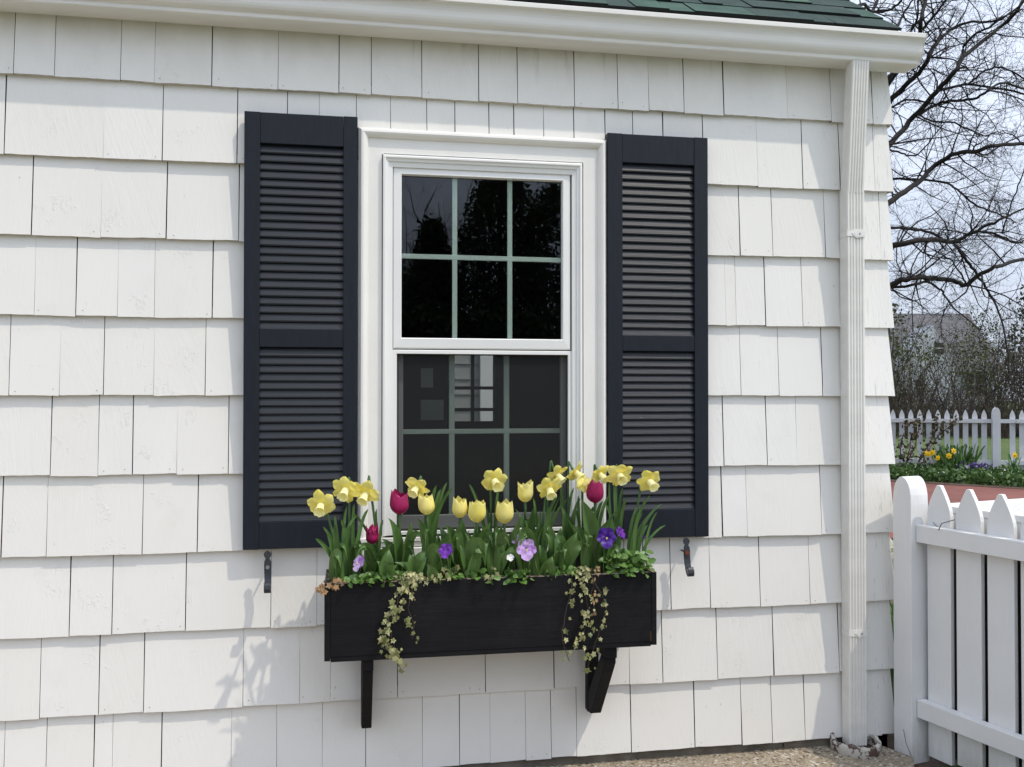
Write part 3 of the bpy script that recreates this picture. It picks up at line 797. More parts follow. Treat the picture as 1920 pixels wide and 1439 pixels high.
shutter(1140, 1328.5, 249, 256, 1012, 1006.5, 28, 25.5, (252, 307.5), 629.5, 659, (956, 1009), 22, 21, 'black louvered shutter at the right of the window')

def hook(px, py, rust, sw):
    p = at(px, py, -0.066)
    root = bpy.data.objects.new('shutter_hook', None); COL.objects.link(root); root.parent = house
    ORG[root.name] = ORG[house.name]
    path = [(0, 0.000, 0.003), (0, -0.003, .0085), (0, -0.008, .0115), (0, -0.013, .0118), (0, -0.019, .0095), (0, -0.024, .0062), (0, -0.028, .0080), (0, -0.034, .0105), (0, -0.044, .0115), (0.001, -0.060, .0115), (0.001, -0.075, .0112), (-0.001, -0.090, .0110), (-0.006, -0.108, .0108), (-0.013, -0.122, .0106), (-0.022, -0.129, .0104), (-0.031, -0.126, .0104), (-0.035, -0.116, .0104), (-0.033, -0.106, .0102), (-0.027, -0.100, .0098)]
    b = MB(); n = len(path)
    def P(i, s_, f):
        y, z, w = path[i]
        y0_, z0_, _ = path[max(0, i-1)]; y1_, z1_, _ = path[min(n-1, i+1)]
        t = Vector((0, y1_ - y0_, z1_ - z0_)).normalized(); nn = Vector((0, t.z, -t.y)) * (0.0030 * f)
        return p + Vector((s_ * w + sw * (-z) , y, z)) + nn
    ring = [[b.vert(P(i, s_, f)) for s_, f in ((-1, 1), (1, 1), (1, -1), (-1, -1))] for i in range(n)]
    for i in range(n - 1):
        for q in range(4): b.face((ring[i][q], ring[i][(q+1) % 4], ring[i+1][(q+1) % 4], ring[i+1][q]))
    b.face(ring[0]); b.face(ring[-1][::-1])
    b.build('hook_plate', m_iron, root, bevel=0.001)
    c = p + Vector((sw * 0.05, 0, -0.052))
    b = MB(); b.tube([c + Vector((0, -0.0055, 0)), c + Vector((0, 0.055, 0))], 0.0032, 8); b.build('hook_rod', m_iron, root)
    b = MB(); b.tube([c + Vector((0, -0.0065, 0)), c + Vector((0, -0.0032, 0))], 0.0062 if not rust else 0.0085, 10); b.build('hook_bolt', m_rust if rust else m_steel, root)
hook(501.5, 1033.5, False, 0.02)
hook(1286.5, 1009, True, 0.05)

# ------------------------------------------------------------------ planter box
FY = -0.29
BX0, BX1 = X(608, FY, 1170), X(1231.5, FY, 1140)
BZ1, BZ0 = 0.719, 0.484
BYB = -0.045
boxr = thing('planter_box', ((BX0 + BX1) / 2, BYB, BZ0), 'long black wooden window box on two brackets below the window', 'window box')
b = MB()
n = 60
b.box(BX0 + 0.018, BX1 - 0.018, FY + 0.0015, FY + 0.02, BZ0 + 0.012, BZ1 - 0.002)
b.build('front_board', m_box, boxr, bevel=0.0012)
b = MB(); b.box(BX0 + 0.019, BX1 - 0.019, FY + 0.0025, FY + 0.019, BZ1 - 0.0019, BZ1 - 0.0004); b.build('worn_edge', m_boxrim, boxr)
for xa in (BX0, BX1 - 0.018):
    b = MB(); b.box(xa, xa + 0.0178, FY, BYB, BZ0, BZ1); eb = b.build('end_board', m_box, boxr, bevel=0.0015)
    b = MB(); b.box(xa + .001, xa + 0.0168, FY + .001, BYB - .001, BZ1 - 0.0004, BZ1 + 0.0008); b.build('worn_end_edge', m_boxrim, eb)
b = MB(); b.box(BX0 + 0.018, BX1 - 0.018, BYB - 0.018, BYB - 0.0005, BZ0 + .001, BZ1 + 0.018); b.build('back_board', m_box, boxr, bevel=0.0015)
b = MB(); b.box(BX0 + 0.0185, BX1 - 0.0185, FY + 0.003, BYB - 0.0185, BZ0 - 0.004, BZ0 + 0.0115); b.build('bottom_board', m_box, boxr, bevel=0.0015)
b = MB(); b.surf(lambda u, v: (BX0 + .018 + (BX1 - BX0 - .036) * u, FY + .02 + (BYB - FY - .04) * v, 0.700 + 0.008 * math.sin(31 * u + 7 * v) + 0.006 * math.sin(67 * u - 11 * v)), 60, 10); b.build('soil', m_soil, boxr)
# worn paint at the corner of the right end
b = MB(); b.box(BX1 - 0.0215, BX1 - 0.0185, FY + 0.0005, FY + 0.002, BZ0 + 0.012, BZ0 + 0.045); b.build('split_corner', M('bare_red_wood', (0.10, 0.035, 0.02), (0.03, 0.015, 0.012), 90, 0.8), boxr)
for pl, pr_ in ((677, 697), (1103, 1124)):
    xa, xb = X(pl, -0.06, 1330), X(pr_, -0.06, 1330)
    br = bpy.data.objects.new('bracket', None); COL.objects.link(br); br.parent = boxr; ORG[br.name] = ORG[boxr.name]
    zl = Z(pl, 1362 if pl < 900 else 1334, -0.05)
    b = MB(); b.box(xa, xb, -0.052, -0.016, zl - 0.002, BZ0 - 0.005); b.build('bracket_post', m_box, br, bevel=0.003)
    b = MB(); b.box(xa, xb, -0.272, -0.054, BZ0 - 0.042, BZ0 - 0.005); b.build('bracket_arm', m_box, br, bevel=0.003)
    b = MB()
    b.prism([(xa + .001, -0.0535, zl), (xa + .001, -0.085, zl + 0.004), (xa + .001, -0.262, BZ0 - 0.060), (xa + .001, -0.262, BZ0 - 0.0435), (xa + .001, -0.215, BZ0 - 0.0435), (xa + .001, -0.0535, zl + 0.07)], (xb - xa - .002, 0, 0)); b.build('bracket_strut', m_box, br, bevel=0.003)

# ------------------------------------------------------------------ flowers
CAMDIR = Vector((-0.05, -1, 0.02))
def rotto(d, spin=0.0):
    return Vector((0, 0, 1)).rotation_difference(Vector(d).normalized()) @ Quaternion((0, 0, 1), spin)
def ribbon(b, pts, width, face, shape, fold=0.25, m=0, twist=0.0, r=None, nv=4):
    """leaf: centre line, half width by shape(u), facing roughly `face`, folded along the midrib"""
    r = rnd() if r is None else r
    n = len(pts) - 1; g = []
    for i, p in enumerate(pts):
        t = (pts[min(i+1, n)] - pts[max(i-1, 0)]).normalized()
        f = Quaternion(t, twist * i / n) @ Vector(face)
        s_ = t.cross(f)
        if s_.length < 1e-4: s_ = Vector((1, 0, 0))
        s_.normalize(); nn = s_.cross(t)
        w = width * shape(i / n)
        g.append([b.vert(p + s_ * (w * (j / nv * 2 - 1)) + nn * (fold * w * abs(j / nv * 2 - 1) ** 1.4)) for j in range(nv + 1)])
    for i in range(n):
        for j in range(nv): b.face((g[i][j], g[i][j+1], g[i+1][j+1], g[i+1][j]), m, r, True)
strap = lambda u: (0.75 + 0.25 * math.sin(math.pi * min(u * 1.2, 1))) * min(1, (1 - u) * 9 + 0.05) ** 0.6
lance = lambda u: max(0.03, (0.42 + 0.58 * math.sin(math.pi * min(1, u * 0.92 + 0.12))) * min(1, (1 - u) * 2.6) ** 0.75)
def strap_leaf(root, base, tip, width=0.0065, bend=0.03, face=None):
    base, tip = Vector(base), Vector(tip)
    h = tip - base
    side = Vector((h.x * 0.0, 0, 0))
    p1 = base + Vector((h.x * 0.12, h.y * 0.12, h.z * 0.45)); p2 = base + Vector((h.x * 0.5 - bend * 0.2, h.y * 0.55, h.z * 0.85))
    b = MB()
    f = face or Vector((ru(-.8, .8), -1, 0))
    ribbon(b, bez(base, p1, p2, tip, 12), width, f, strap, 0.3, twist=ru(-.7, .7))
    return b.build('leaf', m_leaf, root)
def tulip_leaf(root, base, tip, width=0.022, face=None, arch=0.02, twist=None, droop=0.0):
    base, tip = Vector(base), Vector(tip); h = tip - base
    p1 = base + Vector((h.x * 0.15, h.y * 0.1 - arch * .3, h.z * 0.5 + droop)); p2 = base + Vector((h.x * 0.55, h.y * 0.5 - arch, h.z * 0.9 + droop * 1.5))
    b = MB()
    ribbon(b, bez(base, p1, p2, tip, 14), width, face or Vector((ru(-1.1, 1.1), -1, 0.1)), lance, ru(0.3, 0.75), twist=ru(-1.0, 1.0) if twist is None else twist, nv=6)
    return b.build('leaf', m_tleaf, root)
def daffodil(px, py, Y, face, bpx, sc, label, leaves, spin=None, deep=False, nodz=0.0):
    c = at(px, py, Y); sc *= 0.94; base = Vector((X(bpx, Y, 1080), Y + 0.01, 0.698))
    root = thing('daffodil', base, label, 'daffodil', 'daffodils in the window box')
    ax = Vector(face).normalized(); q = rotto(ax, ru(0, 1) if spin is None else spin)
    b = MB()
    for k_ in range(6):
        a = k_ * math.tau / 6; ly = 0.0016 * (k_ % 2); rr = ru(0.84, 1.10); rc = ru(-0.014, 0.010); tw = ru(-.55, .55); rv = rnd()
        def P(u, v, a=a, ly=ly, rr=rr, rc=rc, tw=tw):
            v = v * 2 - 1
            rad = (0.005 + u * 0.0445 * rr)
            w = 0.0198 * (math.sin(math.pi * min(1, u * 0.70 + 0.16)) ** 0.65) * min(1, (1 - u) * 4.5 + 0.02) ** 0.5
            z = ly + 0.006 * math.sin(math.pi * u * .8) + rc * u * u - 0.0055 * v * v * u + tw * w * v * u
            p = Vector((rad * math.cos(a) - w * v * math.sin(a), rad * math.sin(a) + w * v * math.cos(a), z)) * sc
            return c + q @ p
        b.surf(P, 9, 6, 0, rv)
    bl = b.build('bloom', m_daf2 if deep else m_daf, root)
    b = MB(); L, ph = 0.040, ru(0, 6)
    def T_(u, v, inner=0):
        a = v * math.tau
        rad = 0.0118 + 0.0026 * u + 0.0075 * max(0, u - 0.62) ** 1.3 * 2.2 + (0.0011 * math.sin(9 * a + ph) + .0008 * math.sin(5 * a)) * max(0, u - 0.5) * 2
        return c + q @ (Vector((rad * math.cos(a), rad * math.sin(a), 0.003 + L * u + 0.0012 * math.sin(7 * a + ph) * u)) * sc)
    b.surf(T_, 8, 24, 0, 0.5, closed=True)
    b.poly([c + q @ (Vector((0.0095 * math.cos(i * .785), 0.0095 * math.sin(i * .785), 0.010)) * sc) for i in range(8)], 0)
    b.build('trumpet', m_daf2 if deep else m_trump, bl)
    back = c - ax * 0.012 * sc; neck = c - ax * 0.035 * sc + Vector((0, 0, 0.012 + nodz))
    b = MB()
    pts = bez(base, base + Vector(((neck.x - base.x) * 0.3, 0, (neck.z - base.z) * 0.6)), neck + Vector(((base.x - neck.x) * .15, 0, -0.06)), neck, 9) + bez(neck, neck + Vector((0, 0, .012)) + ax * 0.004, back - ax * 0.012 + Vector((0, 0, .004)), c - ax * 0.001, 6)[1:]
    b.tube(pts, [0.0040] * 10 + [0.0030, 0.0030, 0.0032, 0.0036, 0.0045, 0.0058], 7)
    b.build('stem', m_stem, root)
    for lf in leaves:
        tip = at(lf[0], lf[1], Y + ru(-0.03, 0.03))
        strap_leaf(root, base + Vector((ru(-.014, .014), ru(-.012, .012), -0.004)), tip, ru(0.0055, 0.0078) if len(lf) < 3 else lf[2])
    return root
D = daffodil
D(602, 946, -0.25, (-0.15, -1, -0.62), 640, 0.98, 'pale yellow daffodil leaning out farthest left over the box', [(668, 968), (592, 1010), (606, 988), (650, 950), (628, 968)], 0.5)
D(649, 917, -0.23, (-0.35, -1, -0.70), 655, 1.0, 'yellow daffodil tilted down, its petals overlapping the daffodil on its right', [(664, 945), (690, 955), (640, 975)], 0.2)
D(686, 924, -0.21, (-0.40, -0.9, -0.85), 712, 1.0, 'yellow daffodil hanging from an arched stem left of the big magenta tulip', [(718, 975), (706, 955), (660, 960)], 0.75, nodz=0.016)
D(782, 913, -0.16, (-0.50, -0.75, -0.62), 806, 0.93, 'twisted yellow daffodil pointing down-left above the magenta tulip', [(818, 910), (826, 918), (800, 955), (848, 915), (838, 905)], 0.1)
D(926, 901, -0.20, (0.22, -1, -0.52), 922, 1.02, 'yellow daffodil standing alone in front of the dark screen, trumpet downwards', [(880, 908), (914, 955), (935, 912), (905, 985)], 0.45)
D(1030, 915, -0.22, (0.02, -1, -0.85), 1012, 0.97, 'yellow daffodil with trumpet straight down, between yellow and magenta tulips', [(1000, 935), (1012, 955), (1045, 930), (1030, 950)], 0.0)
D(1043, 889, -0.13, (0.65, -0.6, -0.80), 1022, 0.88, 'yellow daffodil seen from the side on a hooked stem against the screen', [(1058, 920), (1066, 935)], 0.9, nodz=0.01)
D(1077, 884, -0.14, (0.62, -0.6, -0.62), 1066, 0.88, 'thin yellow daffodil in profile before the white window trim', [(1052, 905), (1088, 935), (1076, 915)], 0.4)
D(1096, 909, -0.17, (0.1, -0.8, 0.5), 1094, 0.74, 'small yellow daffodil half hidden behind the upper magenta tulip', [(1112, 950), (1084, 930)], 0.4)
D(1124, 889, -0.15, (0.45, -0.8, -0.6), 1118, 0.86, 'crumpled yellow daffodil directly above the upper magenta tulip', [(1130, 940), (1142, 930)], 0.3)
D(1161, 890, -0.20, (0.04, -1, -0.50), 1156, 1.0, 'open yellow daffodil facing forward at the edge of the right shutter', [(1142, 905), (1152, 908), (1168, 915), (1174, 935), (1136, 945)], 0.52)
D(1216, 901, -0.23, (0.28, -1, -0.62), 1182, 1.0, 'yellow daffodil farthest right, before the louvers of the right shutter', [(1240, 946), (1218, 930), (1226, 960), (1205, 962), (1196, 950)], 0.25)

def tulip(px, py, Y, bpx, mat, label, leaves, sc=1.0, openn=0.0, tilt=(0, 0, 1), ragged=0.0, group='tulips in the window box'):
    c = at(px, py, Y); base = Vector((X(bpx, Y, 1080), Y + 0.005, 0.698))
    root = thing('tulip', base, label, 'tulip', group)
    q = rotto(tilt, ru(0, 6)); H = 0.076 * sc * ru(.95, 1.08); c0 = c - q @ Vector((0, 0, H * 0.5))
    b = MB()
    for k_ in range(6 if not ragged else 9):
        outer = k_ < 3; a0 = k_ * math.tau / 3 + (0 if outer else math.pi / 3) + ru(-.1, .1)
        Rm = (0.0300 if outer else 0.0268) * sc; hh = H * ru(0.88, 1.07) * (1.0 if outer else 1.04); rv = rnd(); rg = ru(0.5, 1) * ragged
        tipo = ru(-0.0015, 0.004) + openn
        def P(u, v, a0=a0, Rm=Rm, hh=hh, tipo=tipo, rg=rg):
            v = v * 2 - 1
            prof_ = max(0.16, math.sqrt(max(0, 1 - (1 - min(1, (u + 0.02) / 0.40)) ** 2)))
            rad = Rm * prof_ * (1 - 0.20 * max(0, u - 0.5) * 2) + tipo * max(0, u - 0.55) * 2
            wid = R(68) * min(1, 0.35 + u * 2.2) * (max(0.0, 1 - max(0, (u - 0.40) / 0.60) ** 1.9)) ** 0.80
            rr = rad * (1 - 0.06 * (1 - abs(v)) * -1 * 0.6 - 0.05 * abs(v) ** 2)
            a = a0 + v * wid
            z = hh * (u ** 0.92) - 0.004 * abs(v) * u + rg * 0.016 * math.sin(11 * v + 5 * a0) * u
            return c0 + q @ Vector((rr * math.cos(a), rr * math.sin(a), z))
        b.surf(P, 11, 8, 0, rv)
    b.build('bloom', mat, root)
    b = MB(); b.tube(bez(base, base + Vector((0, 0, (c0.z - base.z) * .5)), c0 - Vector((0, 0, (c0.z - base.z) * .4)), c0 + q @ Vector((0, 0, 0.003)), 8), [0.0042] * 8 + [0.0055], 7)
    b.build('stem', m_stem, root)
    for lf in leaves:
        tulip_leaf(root, base + Vector((ru(-.008, .008), ru(-.012, .004), -0.002)), at(lf[0], lf[1], Y + ru(-0.06, 0.0)), lf[2] if len(lf) > 2 else ru(0.016, 0.024), arch=ru(0.005, 0.03))
    return root
T = tulip
T(749, 942, -0.21, 752, m_tulM, 'large magenta tulip beside the left window frame', [(728, 972, .026), (772, 980, .019), (716, 1010, .02)], 1.0, 0.002)
T(698, 1004, -0.22, 700, m_tulM, 'small ragged dark magenta tulip low at the left end of the box', [(680, 1020, .017), (735, 1020, .018)], 0.66, 0.004, ragged=1.0)
T(799, 945, -0.20, 812, m_tulY, 'yellow tulip leaning left just right of the magenta tulip', [(782, 972, .02), (822, 1000, .024), (846, 1000, .022)], 0.87, 0.001, (-.1, 0, 1))
T(862, 952, -0.19, 858, m_tulY, 'slim yellow tulip directly left of two more yellow tulips, under the screen', [(836, 985, .026), (880, 995, .02), (868, 975, .026)], 0.82, 0.0, (-.05, -.1, 1))
T(895, 958, -0.22, 897, m_tulY, 'yellow tulip in the middle of the box, hanging lowest of the yellow ones', [(890, 992, .022), (920, 980, .023), (872, 1000, .024)], 0.95, 0.002, (.03, -.15, 1))
T(946, 959, -0.21, 950, m_tulY, 'plump yellow tulip below the lone daffodil, with dark leaf on its right', [(938, 985, .022), (978, 968, .016), (972, 990, .022)], 0.97, 0.002, (0, -.1, 1))
T(985, 922, -0.18, 986, m_tulY, 'tall yellow tulip with pointed spreading petals before the screen', [(966, 955, .018), (1002, 950, .018), (1010, 990, .022)], 0.84, 0.006, (0, -.05, 1))
T(1116, 922, -0.20, 1112, m_tulM, 'magenta tulip on the right, tucked beneath crumpled daffodils', [(1090, 938, .026), (1146, 972, .02), (1160, 955, .018), (1074, 985, .022)], 0.95, 0.0)
T(1033, 1008, -0.20, 1036, m_tulM, 'tiny closed red tulip bud deep among leaves right of centre', [(1022, 978, .02), (1052, 990, .022), (1040, 1018, .024)], 0.28, -0.003)
# leaf-only bulbs between them
def bulb(bpx, Y, leaves, label):
    base = Vector((X(bpx, Y, 1080), Y, 0.698)); root = thing('tulip', base, label, 'tulip', 'tulips without flowers')
    for l_ in leaves: tulip_leaf(root, base + Vector((ru(-.01, .01), ru(-.01, .01), -.002)), at(l_[0], l_[1], Y + l_[3]), l_[2], arch=ru(.01, .045), droop=l_[4] if len(l_) > 4 else 0)
bulb(780, -0.24, [(740, 1055, .022, -.02), (800, 1030, .022, 0), (768, 1040, .024, -.02)], 'flowerless tulip leaves between the two left magenta tulips and the ivy')
bulb(880, -0.25, [(910, 1062, .030, -.03, .09), (862, 1022, .02, -.01), (900, 1030, .022, 0)], 'tulip leaves with one broad leaf arching right, centre of the box')
bulb(930, -0.24, [(962, 1030, .02, -.01), (918, 1010, .022, 0), (945, 1020, .022, -.02)], 'flowerless tulip leaves under the plump yellow tulip')
bulb(1050, -0.23, [(1046, 1030, .026, -.03), (1082, 998, .026, -.01), (1022, 1000, .024, 0), (1105, 1040, .024, -.02, .05)], 'broad tulip leaves right of the lavender pansy')
bulb(1100, -0.19, [(1130, 985, .024, -.01), (1076, 990, .022, 0), (1090, 960, .02, .02)], 'upright tulip leaves below the right magenta tulip')
bulb(690, -0.22, [(712, 1045, .022, -.02), (660, 1030, .016, 0), (726, 1050, .024, -.03)], 'low tulip leaves beside the ragged magenta tulip')
bulb(995, -0.16, [(978, 960, .02, 0), (1010, 965, .02, 0), (1000, 1000, .022, .01)], 'upright dark tulip leaves behind the lavender pansy')
bulb(835, -0.15, [(822, 985, .018, 0), (850, 990, .02, 0)], 'thin tulip leaves behind the slim yellow tulip')

bulb(725, -0.26, [(706, 1052, .02, -.02), (745, 1060, .024, -.03), (730, 1030, .022, 0)], 'low broad tulip leaves behind the left ivy strand')
bulb(1015, -0.255, [(1000, 1040, .022, -.02), (1036, 1045, .026, -.03), (1012, 1022, .022, 0)], 'tulip leaves between the lavender pansy and the right ivy')
bulb(1140, -0.22, [(1122, 1000, .024, 0), (1158, 990, .02, 0), (1142, 1020, .024, -.02)], 'tulip leaves directly behind the deep purple pansy')
bulb(815, -0.27, [(800, 1058, .02, -.02), (826, 1050, .022, -.01)], 'short tulip leaves left of the violet pansy')
bulb(655, -0.2, [(642, 1000, .014, 0), (672, 1000, .016, 0)], 'slim tulip leaves behind the sideways lavender pansy')
bulb(905, -0.14, [(890, 975, .016, 0), (915, 985, .018, 0), (935, 990, .016, 0)], 'thin tulip leaves at the back behind the lowest yellow tulip')
bulb(1070, -0.13, [(1052, 950, .016, 0), (1084, 940, .018, 0), (1066, 965, .02, 0)], 'upright tulip leaves at the back against the white window trim')

for i in range(15):                          # leaves that flop outward and catch the sun
    bp = 632 + 38.5 * i + ru(-12, 12); Y = ru(-.265, -.2)
    lv = []
    for _ in range(2):
        lv.append((bp + ru(-46, 46), ru(1022, 1068), ru(.012, .021), ru(-.085, -.02), ru(.05, .10)))
    names_ = ['beside the far left daffodil leaves', 'under the sideways lavender pansy', 'behind the dead brown runner', 'left of the left ivy', 'just above the left ivy', 'right of the left ivy', 'under the violet pansy', 'right of the violet pansy', 'under the lowest yellow tulip', 'left of the white pansy bud', 'under the large lavender pansy', 'under the red tulip bud', 'above the right ivy', 'left of the deep purple pansy', 'under the deep purple pansy']
    bulb(bp, Y, lv, 'pair of floppy green tulip leaves ' + names_[i])

def leaflets(b, cen, ext, n, size, up=0.4, m=0):
    for _ in range(n):
        p = cen + Vector((ru(-1, 1) * ext[0], ru(-1, 1) * ext[1], ru(-1, 1) * ext[2]))
        d = Vector((ru(-1, 1), ru(-1, .5), ru(-0.1, 1))).normalized(); L = size * ru(0.7, 1.25)
        nrm = Vector((ru(-.6, .6), ru(-1, 0.1), ru(0.2, 1))).normalized()
        ribbon(b, [p + d * (L * t) - Vector((0, 0, 0.25 * L * t * t)) for t in (0, .25, .5, .75, 1)], L * 0.36, nrm, lambda u: max(0.08, math.sin(math.pi * min(1, u * .85 + .12)) ** .7), 0.25, m, nv=2)
def pansy_bloom(root, px, py, Y, face, size, mats, name='bloom', spin=0.0, eye=True):
    c = at(px, py, Y); ax = Vector(face).normalized()
    zz = ax; xx = Vector((0, 0, 1)).cross(zz).normalized() if abs(zz.z) < .98 else Vector((1, 0, 0)); yy = zz.cross(xx)
    xx, yy = xx * math.cos(spin) + yy * math.sin(spin), yy * math.cos(spin) - xx * math.sin(spin)
    b = MB()
    for (a, cr_, ra, lay) in ((R(122), .56, .56, -.0045), (R(58), .56, .56, -.0035), (R(186), .58, .47, .0), (R(-6), .58, .47, .001), (R(-90), .56, .62, .004)):
        rv = rnd(); ph = ru(0, 6)
        def P(u, v, a=a, cr_=cr_, ra=ra, lay=lay, ph=ph):
            t = v * math.tau; w = 1 + 0.06 * math.sin(5 * t + ph)
            ex, ey = cr_ * math.cos(a) + ra * u * w * math.cos(t), cr_ * math.sin(a) + ra * u * w * math.sin(t)
            rr = math.hypot(ex, ey)
            return c + (xx * ex + yy * ey) * size + zz * (lay + 0.20 * size * (rr - .5) + 0.10 * size * math.sin(3 * t + ph) * u)
        b.surf(P, 4, 14, 0, rv, closed=True)
    if eye:
        b.tube([c + zz * .006 - yy * size * .08, c + zz * .0082 - yy * size * .1], size * .10, 8, 1)
    o = b.build(name, mats, root)
    b = MB(); bs = ORG[root.name]
    b.tube(bez(Vector((c.x, max(Y + .02, -.270), 0.70)), Vector((c.x, max(Y + .02, -.272), c.z - .02)), c - zz * .02 + Vector((0, 0, .01)), c - zz * .001, 7), 0.0016, 5); b.build('stem', m_stem, root)
    return o
def pansy(px, py, Y, mats, face, size, label, nleaf=30, ext=(.04, .03, .018), cz=0.725, spin=0.0, extra=(), eye=True, lpx=None, ls=.024):
    base = Vector((X(lpx or px, Y, 1080), Y, 0.70)); root = thing('pansy', base, label, 'pansy', 'pansies in the window box')
    b = MB(); leaflets(b, Vector((base.x, Y, cz)), ext, nleaf, ls); b.build('foliage', m_pleaf, root)
    pansy_bloom(root, px, py, min(Y - .02, -.306), face, size, mats, spin=spin, eye=eye)
    for e in extra: pansy_bloom(root, *e)
    return root
pansy(673, 1056, -0.285, [m_pLav, m_eye], (-0.75, -0.6, 0.25), 0.023, 'pale lavender pansy turned sideways at the left end of the box', 34, (.05, .02, .015), .722, ls=.022)
pansy(836, 1033, -0.275, [m_pVio, m_eye], (-0.35, -0.8, 0.35), 0.022, 'violet pansy above a round leaf left of the box centre', 22, (.035, .02, .02), .725, eye=False, ls=.026)
pansy(987, 1030, -0.285, [m_pLav, m_eye], (0.0, -1, 0.12), 0.031, 'large lavender pansy facing forward right of the box centre', 26, (.05, .02, .014), .722, lpx=965, ls=.026,
      extra=((966, 1009, -0.24, (-0.5, -.6, .4), 0.018, [m_pLav, m_eye], 'bloom', .3, False),))
pansy(1137, 1008, -0.265, [m_pDeep, m_eye], (-0.1, -1, 0.15), 0.030, 'deep purple pansy with a yellow eye on the leafy right mound', 150, (.075, .035, .034), .745, lpx=1178, ls=.024,
      extra=((1163, 999, -0.25, (.7, -.6, .3), 0.020, [m_pVio, m_eye], 'bloom', .4, False), (1209, 1008, -0.24, (.5, -.3, .8), 0.012, [m_pDeep, m_eye], 'bloom', 0, False)))
for (bp, Y, tips, where) in ((1195, -.24, [(1232, 960), (1214, 985), (1248, 985), (1196, 975)], 'fanning out at the far right end of the box'), (1090, -.17, [(1080, 955), (1104, 960), (1120, 945), (1066, 975)], 'between the red tulip bud and the right magenta tulip'), (1000, -.21, [(985, 975), (1015, 960), (1020, 985)], 'under the tall yellow tulip'), (640, -.24, [(614, 1000), (628, 985), (655, 985)], 'at the far left under the leaning daffodil')):
    base = Vector((X(bp, Y, 1080), Y, .698)); root = thing('daffodil', base, 'flowerless tuft of daffodil leaves ' + where, 'daffodil', 'daffodil leaves without flowers')
    for tx in tips: strap_leaf(root, base + Vector((ru(-.015, .015), ru(-.01, .01), -.003)), at(tx[0], tx[1], Y - .02), ru(.005, .0075))

def seedling(px, Y, n, ext, label):
    base = Vector((X(px, Y, 1080), Y, 0.70)); root = thing('pansy', base, label, 'pansy', 'pansies without flowers')
    b = MB(); leaflets(b, base + Vector((0, 0, .020)), ext, n, .024); b.build('foliage', m_pleaf, root)
seedling(725, -.275, 60, (.07, .016, .016), 'small-leaved pansy foliage along the rim left of the left ivy')
seedling(880, -.270, 46, (.06, .02, .014), 'small-leaved pansy foliage along the rim under the middle yellow tulips')
seedling(1055, -.268, 50, (.06, .02, .016), 'small-leaved pansy foliage behind the right ivy')
# white bud
base = Vector((X(957, -0.28, 1080), -0.28, 0.70)); root = thing('pansy', base, 'half open white pansy bud left of the lavender pansy', 'pansy', 'pansies in the window box')
pansy_bloom(root, 957, 1046, -0.29, (-0.2, -.8, .5), 0.012, [m_pWhite, m_eye], spin=.3, eye=False)
b = MB(); leaflets(b, base + Vector((0, -.005, .012)), (.04, .015, .01), 14, .024); b.build('foliage', m_pleaf, root)

# ------------------------------------------------------------------ ivy
def ivyleaf(b, p, nrm, s_, ang, m=0, r=None):
    nrm = Vector(nrm).normalized(); xx = Vector((0, 0, 1)).cross(nrm)
    xx = xx.normalized() if xx.length > .05 else Vector((1, 0, 0)); yy = nrm.cross(xx)
    xx, yy = xx * math.cos(ang) + yy * math.sin(ang), yy * math.cos(ang) - xx * math.sin(ang)
    out = [(0, -1.15), (.30, -.50), (.78, -.38), (.50, .05), (.52, .55), (.16, .48), (0, .34), (-.16, .48), (-.52, .55), (-.50, .05), (-.78, -.38), (-.30, -.50)]
    r = rnd() if r is None else r; k = ru(0.1, .5)
    c = b.vert(p); ids = [b.vert(p + (xx * a + yy * q) * s_ - nrm * (k * s_ * (a * a + q * q) * .5)) for a, q in out]
    for i in range(len(ids)): b.face((c, ids[i], ids[(i + 1) % len(ids)]), m, r, True)
def ivy(strands, crown, label, m, group, name='ivy'):
    base = Vector((X(crown[0], -.27, 1080), -0.26, 0.715)); root = thing(name, base, label, 'ivy', group)
    st, lf = MB(), MB()
    for px_pts, dens, sz in strands:
        pts = []
        for i, (px, py) in enumerate(px_pts):
            Y = -0.275 if i == 0 else -0.301 - 0.006 * rnd()
            pts.append(at(px, py, Y))
        sm_ = []
        for i in range(len(pts) - 1):
            for t in range(5): sm_.append(pts[i].lerp(pts[i + 1], t / 5) + Vector((ru(-.002, .002), ru(-.003, 0), ru(-.002, .002))))
        sm_.append(pts[-1])
        st.tube(sm_, 0.0013, 4)
        for p in sm_:
            for _ in range(dens):
                if rnd() < .72:
                    q = p + Vector((ru(-.019, .019), ru(-.016, -.002), ru(-.012, .012)))
                    ivyleaf(lf, q, (ru(-1, 1), -1, ru(-.4, .9)), sz * ru(.4, 1.35), ru(-1.5, 1.5))
    for _ in range(crown[2]):
        p = at(crown[0] + ru(-crown[3], crown[3]), crown[1] + ru(-12, 9), -0.275 + ru(-.02, .02))
        ivyleaf(lf, p, (ru(-.6, .6), -.7, ru(0, 1)), crown[4] * ru(.6, 1.2), ru(-2, 2))
    st.build('stem', m_twig, root); lf.build('foliage', m, root)
ivy([([(760, 1085), (752, 1110), (740, 1145), (722, 1180), (712, 1212), (738, 1225), (752, 1258)], 2, .013), ([(775, 1085), (772, 1110), (765, 1140), (776, 1170), (772, 1200)], 1, .012), ([(758, 1085), (745, 1120), (742, 1150), (728, 1165), (735, 1200), (750, 1235)], 1, .013)], (765, 1088, 58, 32, .014), 'variegated ivy trailing over the box front toward the left bracket', m_ivy, 'ivy over the box front')
